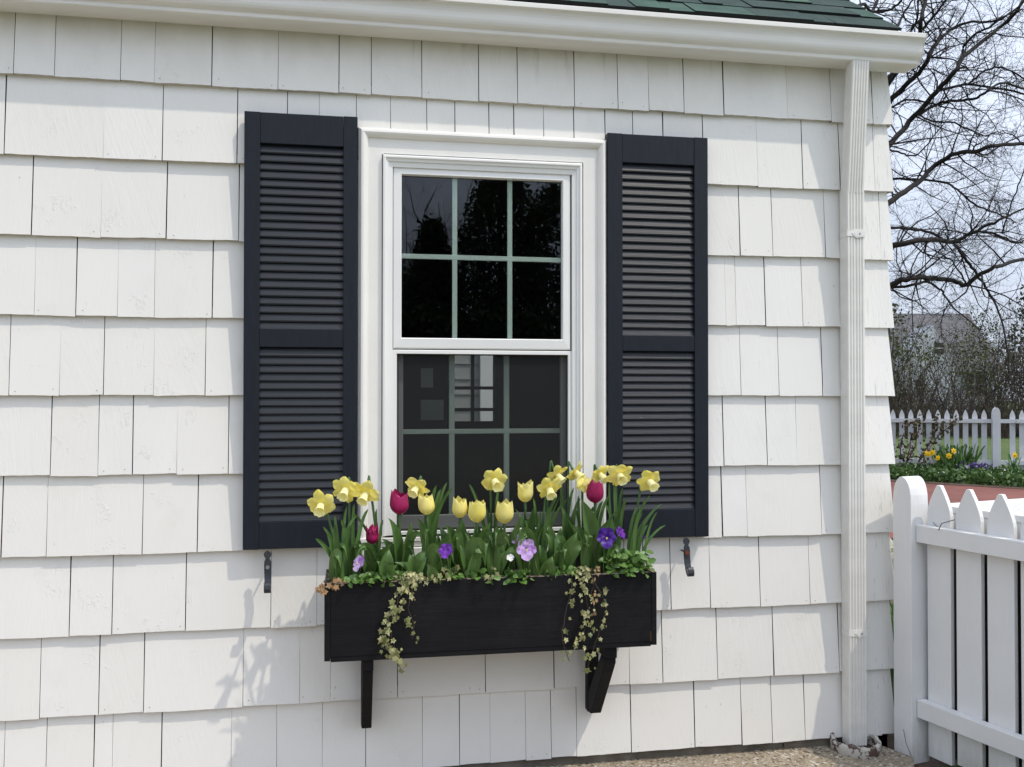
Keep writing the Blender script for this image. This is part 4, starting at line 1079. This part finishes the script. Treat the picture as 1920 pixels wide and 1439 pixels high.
ivy([([(1075, 1075), (1070, 1110), (1060, 1150), (1053, 1190), (1058, 1215), (1068, 1240)], 1, .012), ([(1090, 1070), (1094, 1105), (1102, 1140), (1100, 1170), (1088, 1200), (1075, 1215)], 2, .013), ([(1105, 1075), (1125, 1110), (1138, 1135), (1130, 1165), (1122, 1190), (1108, 1230), (1100, 1255)], 1, .012)], (1085, 1076, 34, 22, .014), 'variegated ivy with red stems trailing over the box front at the right', m_ivy, 'ivy over the box front')
ivy([([(640, 1092), (618, 1098), (604, 1102), (596, 1106)], 2, .010)], (628, 1096, 16, 22, .010), 'dead brown ivy runner hanging off the left corner of the box', m_dry, 'ivy over the box front', 'dead_ivy')
ivy([([(1108, 1072), (1112, 1095), (1108, 1120), (1116, 1150)], 1, .008)], (1112, 1074, 6, 12, .008), 'brown dried ivy strand among the right hand ivy', m_dry, 'ivy over the box front', 'dead_ivy')
ivy([([(930, 1062), (928, 1078), (922, 1086)], 1, .010), ([(800, 1088), (830, 1078), (850, 1066)], 1, .011)], (838, 1078, 6, 18, .011), 'thin cream ivy runner lying along the box rim', m_ivy, 'ivy over the box front')

# ------------------------------------------------------------------ near fence
FD = Vector((math.sin(R(13.7)), -math.cos(R(13.7)), 0))     # along the fence, toward the camera
FN = Vector((FD.y, -FD.x, 0)); FN = -FN if FN.x < 0 else FN  # away from us
P0 = gz(1710.5, 1419.5); P0.z = 0
def on_fence(px, py, off=0.0):
    o = P0 + FN * off; d = ray(px, py); t = (o - CAM).dot(FN) / d.dot(FN); return CAM + d * t
def fx(px, py=1100, off=0.0): return (on_fence(px, py, off) - P0).dot(FD)
fence = thing('picket_fence', P0, 'near white picket fence panel with round-topped post at the house corner', 'fence', 'white picket fences')
def fpt(s_, n_, z): return P0 + FD * s_ + FN * n_ + Vector((0, 0, z))
def post(parent, name, s0, n0, w, d, ztop, m=None):
    pts = [fpt(s0, n0, -0.06)]
    hr = 0.098
    for i in range(13):
        a = math.pi * i / 12; pts.append(fpt(s0 + w/2 - w/2 * math.cos(a), n0, ztop - hr + hr * math.sin(a) ** .8))
    pts.append(fpt(s0 + w, n0, -0.06))
    b = MB(); b.prism(pts, FN * d); return b.build(name, m_fence, parent, bevel=0.002)
PW = 0.082
post(fence, 'post', -PW, 0.0, PW, 0.085, 0.996)
post(fence, 'post', 1.42, 0.0, PW, 0.085, 0.996)
RN = 0.022
zr = [(on_fence(1721, 985, RN).z, on_fence(1721, 1017.5, RN).z), (on_fence(1717, 1311.5, RN).z, on_fence(1717, 1344.5, RN).z)]
for zt, zb in zr:
    b = MB(); b.obox(fpt(0.002, RN, zb), FD * 1.416, FN * 0.036, (0, 0, zt - zb)); b.build('rail', m_fence, fence, bevel=0.002)
PN = RN + 0.0365
s = fx(1738.5, 1030, PN); w_ = fx(1782, 1030, PN) - s; pitch = fx(1792.7, 1040, PN) - s
ztop = on_fence(1762, 913, PN).z
def picket_mesh(s, w, z0, z1, d):
    pts = [fpt(s, PN, z0), fpt(s, PN, z1 - 0.105)]
    for i in range(1, 7):
        u = i / 6; pts.append(fpt(s + (w * .5 - 0.007) * (u ** 1.5), PN, z1 - 0.105 + 0.105 * u))
    for i in range(6, 0, -1):
        u = i / 6; pts.append(fpt(s + w - (w * .5 - 0.007) * (u ** 1.5), PN, z1 - 0.105 + 0.105 * u))
    pts += [fpt(s + w, PN, z1 - 0.105), fpt(s + w, PN, z0)]
    b = MB(); b.prism(pts, FN * d); return b
i = 0
while s + w_ < 1.42:
    picket_mesh(s, w_, -0.0 + ru(0, .02), ztop + ru(-.006, .006), 0.017).build('picket', m_fence, fence, bevel=0.0012); s += pitch
tw = MB(); q0 = on_fence(1760, 994, RN - .004); tw.tube([q0, q0 + Vector((.02, .012, .02)), on_fence(1790, 975, RN + .02)], 0.0016, 5); tw.tube([on_fence(1749, 980, RN + .03), q0.lerp(on_fence(1758, 988, RN + .03), .9)], .001, 4)
tag(tw.build('twig', m_twig, loc=q0), 'thin dark twig caught on the top rail of the near fence', 'twig', 'stray twigs by the near fence')
tw = MB(); q0 = on_fence(1694, 1368, -.01); q1 = gz(1709, 1419); tw.tube([q0, q0.lerp(q1, .5) + Vector((-.006, 0, 0)), q1], 0.001, 5)
tag(tw.build('twig', m_twig, loc=q1), 'thin dark stem leaning on the foot of the near fence post', 'twig', 'stray twigs by the near fence')

# slatted garden table behind it
ZT = 0.897
c0 = P0 + FD * fx(1752, 950, PN + .045) + FN * (PN + .045); fd = FD; rn = FN
table = thing('garden_table', Vector((c0.x, c0.y, 0)), 'white slatted wooden garden table behind the near fence', 'table')
def tp(s_, n_, z): return Vector((c0.x, c0.y, 0)) + fd * s_ + rn * n_ + Vector((0, 0, z))
b = MB()
TL, TWd = 1.5, 0.95
b.obox(tp(0, 0, ZT - 0.025), fd * 0.09, rn * TWd, (0, 0, 0.025)); b.obox(tp(TL - .09, 0, ZT - 0.025), fd * 0.09, rn * TWd, (0, 0, 0.025))
b.obox(tp(0.0905, 0, ZT - 0.0253), fd * (TL - .181), rn * 0.075, (0, 0, 0.025)); b.obox(tp(0.0905, TWd - .075, ZT - 0.0253), fd * (TL - .181), rn * 0.075, (0, 0, 0.025))
k_ = 0.087
while k_ < TWd - .11:
    b.obox(tp(0.0905, k_, ZT - 0.0256), fd * (TL - .181), rn * 0.05, (0, 0, 0.025)); k_ += 0.066
b.build('table_top', m_fence, table, bevel=0.002)
b = MB(); b.obox(tp(0.03, 0.003, ZT - 0.10), fd * (TL - .06), rn * 0.02, (0, 0, 0.074)); b.obox(tp(0.03, TWd - .04, ZT - 0.10), fd * (TL - .06), rn * 0.02, (0, 0, 0.074)); b.obox(tp(0.03, 0.041, ZT - .1), fd * .02, rn * (TWd - .082), (0, 0, .074))
b.build('apron', m_fence, table)
b = MB(); b.obox(tp(0.02, 0.022, 0.0), fd * (TL - .04), rn * .018, (0, 0, ZT - .12)); b.obox(tp(0.10, 0.10, 0.0), rn * (TWd - .2), fd * .02, (0, 0, ZT - .12)); b.obox(tp(0.121, TWd - .13, 0.0), fd * (TL - .25), rn * .02, (0, 0, ZT - .12)); b.obox(tp(0.121, 0.08, 0.06), fd * (TL - .2), rn * .4, (0, 0, .02))
b.build('dark_panel', M('dark_stained_board', (.035, .026, .02), (.06, .045, .035), 8, .8), table)
for a_ in (0.055, TL - .115):
    for c_ in (0.045, TWd - .105):
        b = MB(); b.obox(tp(a_, c_, -.02), fd * .06, rn * .06, (0, 0, ZT - .03)); b.build('leg', m_fence, table, bevel=.002)

# narcissus clump in the gap beside the house corner
def clump(px, py, depth_z, n, h, label, blooms, name='daffodil_clump', bm=None, cat='daffodil', group=None, spread=.08, lw=.006, bs=1.0):
    base = gz(px, py, -0.02); root = thing(name, base, label, cat, group)
    b = MB()
    for _ in range(n):
        p = base + Vector((ru(-spread, spread), ru(-spread, spread), 0)); a = ru(0, 6.28); t = p + Vector((math.cos(a) * h * .45 * rnd(), math.sin(a) * h * .45 * rnd(), h * ru(.6, 1)))
        ribbon(b, bez(p, p + Vector((0, 0, h * .5)), t + Vector((0, 0, h * .05)), t, 7), lw, Vector((ru(-1, 1), -1, 0)), strap, .3, nv=2)
    b.build('foliage', m_leaf, root)
    for (bpx, bpy, dd) in blooms:
        b2 = MB(); b3 = MB()
        c = atd(bpx, bpy, dd); q = rotto((ru(-.6, .6), -1, ru(-.3, .2)), rnd())
        for k_ in range(6):
            a = k_ * math.tau / 6
            def P(u, v, a=a):
                v = v * 2 - 1; rad = .004 + u * .042; w = .017 * math.sin(math.pi * min(1, u * .8 + .15))
                return c + q @ (Vector((rad * math.cos(a) - w * v * math.sin(a), rad * math.sin(a) + w * v * math.cos(a), 0.004 * math.sin(3 * u))) * bs)
            b2.surf(P, 4, 2)
        b2.surf(lambda u, v: c + q @ (Vector(((.010 + .004 * u) * math.cos(v * 6.283), (.010 + .004 * u) * math.sin(v * 6.283), .032 * u)) * bs), 3, 10, closed=True)
        b3.tube(bez(Vector((base.x + (c.x - base.x) * .5, base.y + (c.y - base.y) * .5, 0)), Vector((c.x, c.y, c.z * .5)), c + Vector((0, .03, 0)), c, 6), .0035, 5)
        b2.build('bloom', bm or m_daf2, root); b3.build('stem', m_stem, root)
    return root
m_cream = M('cream_petal', (.80, .78, .55), (.85, .84, .70), 30, .5, transl=.25)
clump(1676, 1330, 0, 60, 0.55, 'white daffodil with long leaves in the gap at the house corner', [(1669, 1030, 3.72)], bm=m_cream, spread=.12)
clump(1662, 1240, 0, 50, 0.42, 'narrow leafy clump behind the house corner gap, without a flower', [], spread=.16)

# ------------------------------------------------------------------ far fence and border
A = gz(1150, 876); Bp = gz(2140, 899)
A.z = Bp.z = -0.03
fdir = (Bp - A).normalized(); fnn = Vector((-fdir.y, fdir.x, 0)); fnn = fnn if fnn.y > 0 else -fnn
far = thing('picket_fence', A, 'distant white picket fence crossing the garden behind the brick path', 'fence', 'white picket fences')
Lf = (Bp - A).length
def far_s(px):
    d = ray(px, 800); n_ = fnn; t = (A - CAM).dot(n_) / d.dot(n_); return (CAM + d * t - A).dot(fdir)
def far_pt(s_, n_, z): return A + fdir * s_ + fnn * n_ + Vector((0, 0, z))
HF = 1.06
def far_z(px, py):
    d = ray(px, py); t = (A - CAM).dot(fnn) / d.dot(fnn); return (CAM + d * t).z - A.z
ztop_f = far_z(1780, 768.5); zrt, zrb = far_z(1740, 785.5), far_z(1740, 792.5); zl1, zl2 = far_z(1780, 861.5), far_z(1780, 869.5)
b = MB(); w = 0.078
pts = [far_pt(0, 0, 0.03), far_pt(0, 0, ztop_f - .11)] + [far_pt(w * .5 * (u ** 1.6), 0, ztop_f - .11 + .11 * u) for u in (.2, .4, .6, .8, 1)] + [far_pt(w - w * .5 * (u ** 1.6), 0, ztop_f - .11 + .11 * u) for u in (.8, .6, .4, .2)] + [far_pt(w, 0, ztop_f - .11), far_pt(w, 0, .03)]
b.prism(pts, fnn * .02)
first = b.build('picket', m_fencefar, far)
sp = (far_s(1845.5) - far_s(1674.5)) / 10
s_post = far_s(1867)
off0 = (far_s(1674.5) - w / 2) % sp
s = off0; first.location = fdir * s
s += sp
while s < Lf:
    if abs(s + w / 2 - s_post) > 0.11: dup(first, fdir * s)
    s += sp
for (zt, zb) in ((zrt, zrb), (zl1, zl2)):
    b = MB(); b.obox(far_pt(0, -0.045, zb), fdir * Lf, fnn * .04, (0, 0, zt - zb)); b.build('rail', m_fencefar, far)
for s in (s_post, s_post - 2.44, s_post + 2.44):
    b = MB(); w2 = .115; zt = far_z(1867, 764.5)
    pts = [far_pt(s - w2/2, -.07, -.02)] + [far_pt(s - w2/2 * math.cos(math.pi * i / 10), -.07, zt - .13 + .13 * math.sin(math.pi * i / 10) ** .8) for i in range(11)] + [far_pt(s + w2/2, -.07, -.02)]
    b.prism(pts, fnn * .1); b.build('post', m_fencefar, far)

def cards(b, cen, ext, n, size, m=0, flat=0.0):
    for _ in range(n):
        p = cen + Vector((random.gauss(0, 1) * ext[0], random.gauss(0, 1) * ext[1], random.gauss(0, 1) * ext[2]))
        a = Vector((ru(-1, 1), ru(-1, 1), ru(-1, 1))).normalized(); c = a.cross(Vector((ru(-1, 1), ru(-1, 1), ru(-1, 1)))).normalized()
        L = size * ru(.6, 1.3)
        b.poly([p, p + a * L * .5 + c * L * .3, p + a * L, p + a * L * .5 - c * L * .3], m, rnd())
# border soil and ground cover
b = MB()
q = [gz(1500, 879.5), gz(2150, 893), gz(2150, 930), gz(1500, 892)]
b.poly([(p.x, p.y, -0.006) for p in q][::-1]); tag(b.build('border_soil', m_dirt), kind='structure')
b = MB()
for i in range(3400):
    u, v = rnd(), rnd() ** .8
    px = 1470 + 550 * u; py = (884 + 0.022 * (px - 1600)) + v * (10 + 0.038 * (px - 1600))
    p = gz(px, py); h = ru(.03, .20) * (1 - .35 * v)
    for _ in range(4):
        cards(b, p + Vector((ru(-.06, .06), ru(-.06, .06), h * rnd())), (.02, .02, .03), 1, .075)
    if rnd() < .035: cards(b, p + Vector((0, -.05, h + .05)), (.01, .01, .01), 2, .035, 1)
tag(b.build('ground_cover', [m_cover, m_pWhite]), 'low green ground cover with tiny white flowers along the far fence', 'ground cover', kind='stuff')
clump(1787, 893, 0, 150, 0.54, 'yellow daffodil clump with dark blue-green leaves before the far fence', [(1741, 852, 14.2), (1748, 849, 14.1), (1758, 859, 14.0), (1779, 855, 14.0), (1788, 846, 14.1), (1736, 850, 14.3)], spread=.25, lw=.014, bs=1.1, group='flowers along the far fence')
clump(1898, 899, 0, 14, 0.40, 'lone yellow daffodil right of the far fence post', [(1902, 854, 13.2)], spread=.06, lw=.012, bs=1.15, group='flowers along the far fence')
clump(1820, 894, 0, 18, 0.42, 'small spiky leaf tuft right of the far daffodil clump', [], spread=.06, lw=.012, name='bulb_foliage', cat='bulb plant', group='flowers along the far fence')
for (px, py, lab) in ((1845, 877, 'dark purple flower patch left of the far fence post'), (1818, 876, 'bluish flower patch beside the spiky far leaf tuft')):
    p = gz(px, 890); root = thing('violet_patch', p, lab, 'violets', 'flowers along the far fence')
    c = atd(px, py, 14.3); b = MB(); cards(b, c, (.07, .07, .03), 60, .055); b.build('bloom', m_pDeep, root)
    b = MB(); cards(b, c - Vector((0, 0, .09)), (.10, .08, .04), 90, .07); b.build('foliage', m_cover, root)
# rose canes on the far fence
root = thing('rose_bush', gz(1712, 885), 'leggy climbing rose with reddish leaves sprawling over the far fence', 'rose bush')
b = MB(); lf = MB()
for pts in ([(1722, 866), (1745, 838), (1760, 816), (1778, 802), (1790, 790), (1798, 783)], [(1697, 866), (1688, 850), (1689, 832), (1695, 812)], [(1700, 866), (1705, 845), (1708, 822), (1712, 812)], [(1702, 864), (1716, 838), (1722, 806), (1724, 784), (1705, 796)], [(1722, 866), (1735, 846), (1752, 815), (1758, 800), (1756, 782)], [(1696, 800), (1706, 793), (1722, 790)]):
    W = [atd(px, py, 14.6 + ru(-.25, .1)) for px, py in pts]
    b.tube(W, [0.011, 0.010, .009, .008, .007, .006][:len(W)], 5)
    for i in range(len(W) - 1):
        for t in range(4): cards(lf, W[i].lerp(W[i+1], t / 4), (.035, .03, .035), 4, .07)
b.build('cane', M('rose_cane', (.07, .03, .025), (.12, .06, .045), 20), root); lf.build('foliage', m_rose, root)

# ------------------------------------------------------------------ neighbouring house
HB = 62.0
def hp(px, py, d=HB): return atd(px, py, d)
hr = hp(1800, 577); gl_ = -0.03
hxd = Vector((math.cos(YAW), -math.sin(YAW), 0)); hyd = Vector((math.sin(YAW), math.cos(YAW), 0))
hb = Vector((hp(1700, 742).x, hp(1700, 742).y, gl_))
nh = thing('neighbouring_house', hb, 'white two-storey house with grey roof beyond the thicket', 'house')
def hq(px, z, dep): p = hb + hxd * ((px - 1700) / FPX * HB) + hyd * dep; return Vector((p.x, p.y, z))
ze = hp(1800, 697).z; zrg = hp(1800, 577).z
b = MB(); b.obox(hq(1560, gl_, 0), hxd * (hq(1868, 0, 0) - hq(1560, 0, 0)).length, hyd * 8, (0, 0, ze - gl_))
b.prism([hq(1668, ze, -1.2), hq(1735, hp(1735, 612).z, -1.2), hq(1775, ze, -1.2)], hyd * 3); b.obox(hq(1668, gl_, -1.2), hxd * (hq(1775, 0, 0) - hq(1668, 0, 0)).length, hyd * 1.2, (0, 0, ze - gl_))
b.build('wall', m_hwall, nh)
b = MB()
pl, prr = hq(1550, ze, -.4), hq(1880, ze, -.4); tl_, tr2 = hq(1550, zrg, 4.5), hq(1880, zrg, 4.5)
b.prism([pl, tl_, hq(1550, ze, 9)], prr - pl); b.build('roof', m_hroof, nh)
for (l_, r_, t_, bt_) in ((1737, 1754, 645, 665), (1704, 1716, 712, 742), (1812, 1826, 700, 742), (1829, 1848, 700, 742), (1770, 1786, 700, 738)):
    dep = -1.25 if l_ < 1760 else -.05
    b = MB(); z0_, z1_ = hp(1800, bt_).z, hp(1800, t_).z
    b.obox(hq(l_, z0_, dep), hxd * ((r_ - l_) / FPX * HB), hyd * .04, (0, 0, z1_ - z0_)); wv = b.build('window', m_dark, nh)
    b = MB(); b.obox(hq(l_ - 1, (z0_ + z1_) / 2 - .03, dep - .03), hxd * ((r_ - l_ + 2) / FPX * HB), hyd * .03, (0, 0, .06)); b.build('window_bar', m_hwall, wv)

# ------------------------------------------------------------------ thicket and trees
def grow(b, p, d, L, r0, depth, n=4, kids=3, curl=.35, sides=4, up=0.05):
    pts, rad = [Vector(p)], [r0]; d = Vector(d).normalized()
    for i in range(n):
        d = (d + Vector((ru(-1, 1), ru(-1, 1), ru(-1, 1))) * curl * .5 + Vector((0, 0, up))).normalized()
        pts.append(pts[-1] + d * (L / n)); rad.append(r0 * (1 - .75 * (i + 1) / n))
    b.tube(pts, rad, sides if r0 > .006 else 3, 0, rnd(), cap=False)
    if depth > 0:
        for _ in range(kids):
            i = random.randint(1, n); t = rnd(); q = pts[i - 1].lerp(pts[i], t)
            dd = (pts[i] - pts[i - 1]).normalized(); s_ = dd.cross(Vector((ru(-1, 1), ru(-1, 1), ru(-1, 1)))).normalized()
            grow(b, q, dd * ru(.4, 1) + s_ * ru(.6, 1), L * ru(.35, .62), max(rad[i] * .6, .0022), depth - 1, n, kids, curl, sides, up)
b = MB(); lf = MB()
for i in range(430):
    px = ru(1330, 2100); dep = ru(29, 40); base = atd(px, 800, dep); base.z = -.03
    H = ru(2.2, 5.4) * (0.85 if px < 1850 else 1.05)
    grow(b, base, (ru(-.4, .4), ru(-.4, .4), 1), H, ru(.010, .034), 2, 6, 6, .62, 3, .05)
for i in range(4000):
    px = ru(1330, 2100); dep = ru(28, 40); py = 800 - 220 * rnd() ** 1.25; p = atd(px, py, dep)
    k = math.sin(px * .045) + math.sin(px * .021 + 1.3) + math.sin(py * .05)
    if rnd() < .22 + .34 * k: cards(lf, p, (.25, .25, .22), 12, .10)
tg = b.build('thicket', m_twig); tag(tg, 'dense brown thicket of bare saplings behind the far lawn', 'thicket', kind='stuff')
tag(lf.build('thicket_leaves', m_brush), 'sparse young green leaves through the brown thicket', 'leaves', kind='stuff')
b = MB()
for i in range(640):
    px = ru(1330, 2120); dep = ru(27.5, 31); p = atd(px, 800, dep); p.z = -.03
    for _ in range(3): grow(b, p, (ru(-.6, .6), ru(-.6, .6), 1), ru(.5, 1.5), .010, 1, 3, 4, .5, 3, .0)
tag(b.build('undergrowth', m_twig), 'low tangled brown brush along the back edge of the lawn', 'brush', kind='stuff')

def bare_tree(limbs, trunk_px, depth, label):
    tb = atd(trunk_px, 800, depth + .6); tb.z = -.05
    root = thing('bare_tree', tb, label, 'tree')
    top = Vector((tb.x, tb.y, 3.4))
    b = MB(); b.tube([tb, tb + Vector((0, 0, .3)), tb + Vector((.05, 0, 1.5)), top, top + Vector((.1, .1, 1.4)), top + Vector((-.1, .3, 3.0)), top + Vector((.1, .4, 5.0)), top + Vector((-.2, .5, 7.0))], [.36, .27, .24, .22, .17, .12, .07, .02], 14); b.build('trunk', m_bark, root)
    tws = MB(); lmb = MB()
    for i in range(12):                      # crown on the far side, hidden by the house from the front
        a = R(60) + R(220) * rnd(); zz = 3.0 + i * .55
        grow(tws, tb + Vector((.05, .1, zz)), (math.cos(a), math.sin(a), ru(.5, 1.1)), ru(2.6, 4.2) * (1 - i * .03), ru(.05, .09), 4, 6, 4, .5, 6, .03)
    for pts, w0, w1, dz in limbs:
        n = len(pts); W = []
        for i, (px, py) in enumerate(pts): W.append(atd(px, py, depth + dz + .5 * math.sin(i * 1.1 + dz * 3)))
        con = w0 > 6
        sm_ = []
        if con:
            st = tb + Vector((.05, 0, min(max(2.2, W[0].z - 1.6), 4.6)))
            sm_ += bez(st, st.lerp(W[0], .35) + Vector((0, 0, .25)), W[0] - (W[1] - W[0]).normalized() * .5, W[0], 6)[:-1]
        c0_ = len(sm_)
        for i in range(n - 1):
            p0 = W[max(i-1, 0)]; p1, p2 = W[i], W[i+1]; p3 = W[min(i+2, n-1)]
            for t in (0, .25, .5, .75):
                q = 0.5 * ((2*p1) + (p2-p0)*t + (2*p0-5*p1+4*p2-p3)*t*t + (3*p1-p0-3*p2+p3)*t**3)
                sm_.append(q + Vector((ru(-1, 1), ru(-1, 1), ru(-1, 1))) * .012)
        sm_.append(W[-1])
        N_ = len(sm_); rad = []
        for i in range(N_):
            u = max(0, (i - c0_)) / max(1, (N_ - 1 - c0_)); rad.append((w0 + (w1 - w0) * u) * .57 * depth / FPX * (1.5 - .5 * i / c0_ if i < c0_ else 1))
        lmb.tube(sm_, rad, 8 if w0 > 4 else 5, 0, rnd())
        for i in range(c0_, N_ - 1):
            for _ in range(2):
                if rnd() < .31:
                    dd = (sm_[i+1] - sm_[i]).normalized(); s_ = dd.cross(Vector((ru(-1, 1), ru(-1, 1), ru(-1, 1)))).normalized()
                    grow(tws, sm_[i], dd * ru(.1, 1) + s_ * ru(.5, 1), ru(.5, 1.4), min(rad[i] * .5, .013), 3, 5, 3, .75, 4, .04)
        grow(tws, sm_[-1], sm_[-1] - sm_[-2], ru(.5, 1.2), rad[-1], 3, 5, 3, .5, 4, .04)
    lmb.build('limb', m_bark, root); tws.build('twigs', m_bark, root)
limbs = [
 ([(1668, 272), (1700, 236), (1721, 211), (1756, 171), (1790, 136), (1806, 108), (1846, 75), (1877, 50), (1900, 29), (1924, -8)], 9.5, 4.5, 0),
 ([(1806, 108), (1808, 88), (1829, 65), (1854, 52), (1886, 28), (1915, 18)], 5, 2.5, .2),
 ([(1668, 190), (1700, 160), (1723, 138), (1740, 110), (1750, 88), (1769, 67), (1792, 52), (1819, 41), (1846, 42), (1880, 36)], 9, 3, .4),
 ([(1700, 110), (1723, 67), (1727, 42), (1731, 17), (1742, -20)], 8, 6, .8), ([(1731, 54), (1750, 30), (1769, 6), (1790, -25)], 5, 3, .9), ([(1700, 72), (1719, 33), (1722, -10)], 4.5, 3, 1.1),
 ([(1723, 215), (1752, 198), (1783, 190), (1825, 186), (1852, 171), (1875, 156), (1920, 167)], 5.5, 3, .1), ([(1852, 171), (1880, 175), (1920, 190)], 3, 2, .2),
 ([(1756, 171), (1788, 163), (1815, 158), (1867, 165), (1925, 178)], 5, 3, -.1), ([(1815, 158), (1836, 140), (1861, 128), (1879, 126), (1900, 136), (1925, 152)], 4, 2.5, 0),
 ([(1660, 385), (1697, 360), (1728, 337), (1755, 309), (1794, 288), (1833, 284), (1868, 272), (1925, 271)], 9, 5.5, -.5), ([(1833, 284), (1850, 292), (1872, 276), (1900, 262)], 3.5, 2, -.4),
 ([(1665, 465), (1708, 453), (1747, 451), (1786, 455), (1813, 442), (1833, 432), (1864, 418), (1900, 400)], 9.5, 3, -.8),
 ([(1790, 459), (1813, 490), (1830, 513), (1848, 540), (1867, 574), (1886, 630), (1892, 700)], 5, 2.5, -.7), ([(1668, 428), (1708, 430), (1743, 436), (1772, 452), (1790, 456)], 4.5, 4, -.6),
 ([(1660, 542), (1690, 526), (1723, 520), (1753, 523), (1786, 527), (1812, 535), (1828, 520), (1857, 504), (1886, 495), (1925, 486)], 9, 5, -1.0), ([(1669, 538), (1709, 536), (1738, 530), (1765, 545), (1773, 559), (1792, 582)], 4.5, 2.5, -.9), ([(1812, 535), (1800, 510), (1785, 492), (1760, 475)], 3, 2, -.8),
 ([(1668, 335), (1716, 337), (1775, 344), (1802, 362), (1837, 389), (1870, 400), (1900, 415)], 4.5, 2, .3), ([(1668, 282), (1690, 288), (1712, 293), (1730, 280), (1750, 256)], 3.5, 2, .2),
 ([(1666, 205), (1700, 188), (1730, 190), (1765, 200)], 4, 2.5, .6), ([(1723, 217), (1750, 228), (1790, 232), (1820, 245), (1845, 255), (1870, 247)], 3.5, 2, .5),
 ([(1590, 30), (1615, 8), (1633, 21), (1654, 23), (1677, 13), (1700, -10)], 6.5, 4, 1.5), ([(1640, 70), (1677, 55), (1693, 29), (1712, 0)], 6, 3, 1.6), ([(1620, 40), (1640, 15), (1650, -15)], 7, 5, 1.8),
 ([(1740, 108), (1770, 110), (1800, 118)], 4, 2, .3), ([(1660, 164), (1683, 136)], 7, 6, .9), ([(1880, 440), (1890, 400), (1905, 360), (1920, 320)], 3, 2, .4), ([(1833, 432), (1870, 440), (1900, 455), (1925, 450)], 4, 2.5, -.7)]
bare_tree(limbs, 1470, 13.0, 'large bare spreading tree behind the house corner, dark limbs against the sky')

def leafy(p, H, rad, n, size, m, label, name='evergreen_tree', cone=False, group=None):
    root = thing(name, p, label, 'tree', group)
    b = MB(); b.tube([p, p + Vector((0, 0, H * .5)), p + Vector((0, 0, H * .92))], [H * .022, H * .016, .02], 8); b.build('trunk', m_bark, root)
    b = MB()
    for _ in range(n):
        u = rnd(); z = H * (.10 + .9 * u); R_ = rad * ((1 - u) ** .8 + .05 if cone else math.sin(math.pi * (u * .85 + .1)) ** .6)
        a = ru(0, 6.283); rr = R_ * math.sqrt(ru(.15, 1)) * (1 + .22 * math.sin(a * 3 + u * 9))
        cards(b, p + Vector((rr * math.cos(a), rr * math.sin(a), z)), (size * .8,) * 3, 7, size)
    b.build('crown', m, root)
pz = atd(1905, 800, 36); pz.z = -.03
leafy(Vector((pz.x + .9, pz.y, -.03)), 6.0, 1.7, 520, .15, m_olive, 'olive green evergreen rising at the right edge behind the thicket', cone=True)
pz = atd(1668, 800, 33); leafy(Vector((pz.x, pz.y, -.03)), 4.6, .9, 260, .12, m_brush, 'yellow-green leafing shrub beside the house edge, behind the thicket', 'leafing_shrub')
# planting across the yard, seen only as reflections in the window panes
for (x, y, H, rd, cone, lab) in ((0.2, -24, 5.6, 2.4, False, 'low round tree reflected under the sky in the left panes of the window'), (2.5, -25, 6.6, 1.5, True, 'small pointed evergreen reflected in the left panes of the window'), (4.5, -24, 8.0, 1.5, False, 'dense dark tree reflected in the middle panes of the window'), (6.9, -25, 8.0, 2.3, False, 'dense dark tree reflected in the right panes of the window'), (11.0, -26, 8.5, 3, False, 'dense dark tree farthest right across the yard'), (-6.0, -27, 7.0, 3.2, False, 'dense dark tree farthest left across the yard')):
    leafy(Vector((x, y, -.03)), H, rd, 2600, .15, m_conif, lab, 'evergreen_tree' if cone else 'dense_tree', cone, 'trees across the yard')
for (x, y, H, lab) in ((2.3, -31, 9.6, 'bare grey tree reflected against the sky in the upper left pane'), (4.2, -32, 10.5, 'tall bare tree reflected above the dark tree in the top middle pane')):
    root = thing('bare_tree', Vector((x, y, -.03)), lab, 'tree', 'trees across the yard')
    b = MB(); grow(b, (x, y, -.03), (.05, 0, 1), H * .55, .16, 0, 6, 0, .12, 6, .1); b.build('trunk', m_twig, root)
    b = MB()
    for i in range(34):
        a = ru(0, 6.28); zz = H * ru(.22, .58); grow(b, (x + .02 * zz, y, zz), (math.cos(a) * .8, math.sin(a) * .8, ru(.4, 1.3)), H * ru(.22, .42), .045, 3, 5, 4, .6, 4, .05)
    b.build('crown', m_twig, root)
b = MB()
for i in range(6500): cards(b, Vector((ru(-12, 14), ru(-22, -20.5), ru(0, 3.5))), (.2, .2, .2), 5, .24)  # added hedge, tall and dense so the lower panes reflect dark
tag(b.build('hedge', m_conif), 'long dark hedge added across the yard to darken reflections in the lower panes', 'hedge', kind='stuff')
# white outbuilding seen through the rear window
b = MB(); ob = thing('outbuilding', (1.2, YB + 2.2, 0), 'white sided outbuilding seen through the rear window', 'shed')
b.box(-1.5, 3.0, YB + 2.2, YB + 4.5, 0, 2.6)
for i in range(16): b.obox((-1.5, YB + 2.185, .1 + .15 * i), (4.5, 0, 0), (0, .014, 0), (0, 0, .012))
b.build('wall', m_shed, ob)
b = MB(); xw = X(911, YB + 2.1)
b.box(xw - .05, xw + .10, YB + 2.12, YB + 2.18, 0, 2.4); b.build('corner_board', m_fence, ob)
b = MB(); b.prism([(-1.7, YB + 2.0, 2.6), (-1.7, YB + 3.35, 3.5), (-1.7, YB + 4.7, 2.6)], (4.9, 0, 0)); b.build('roof', m_hroof, ob)
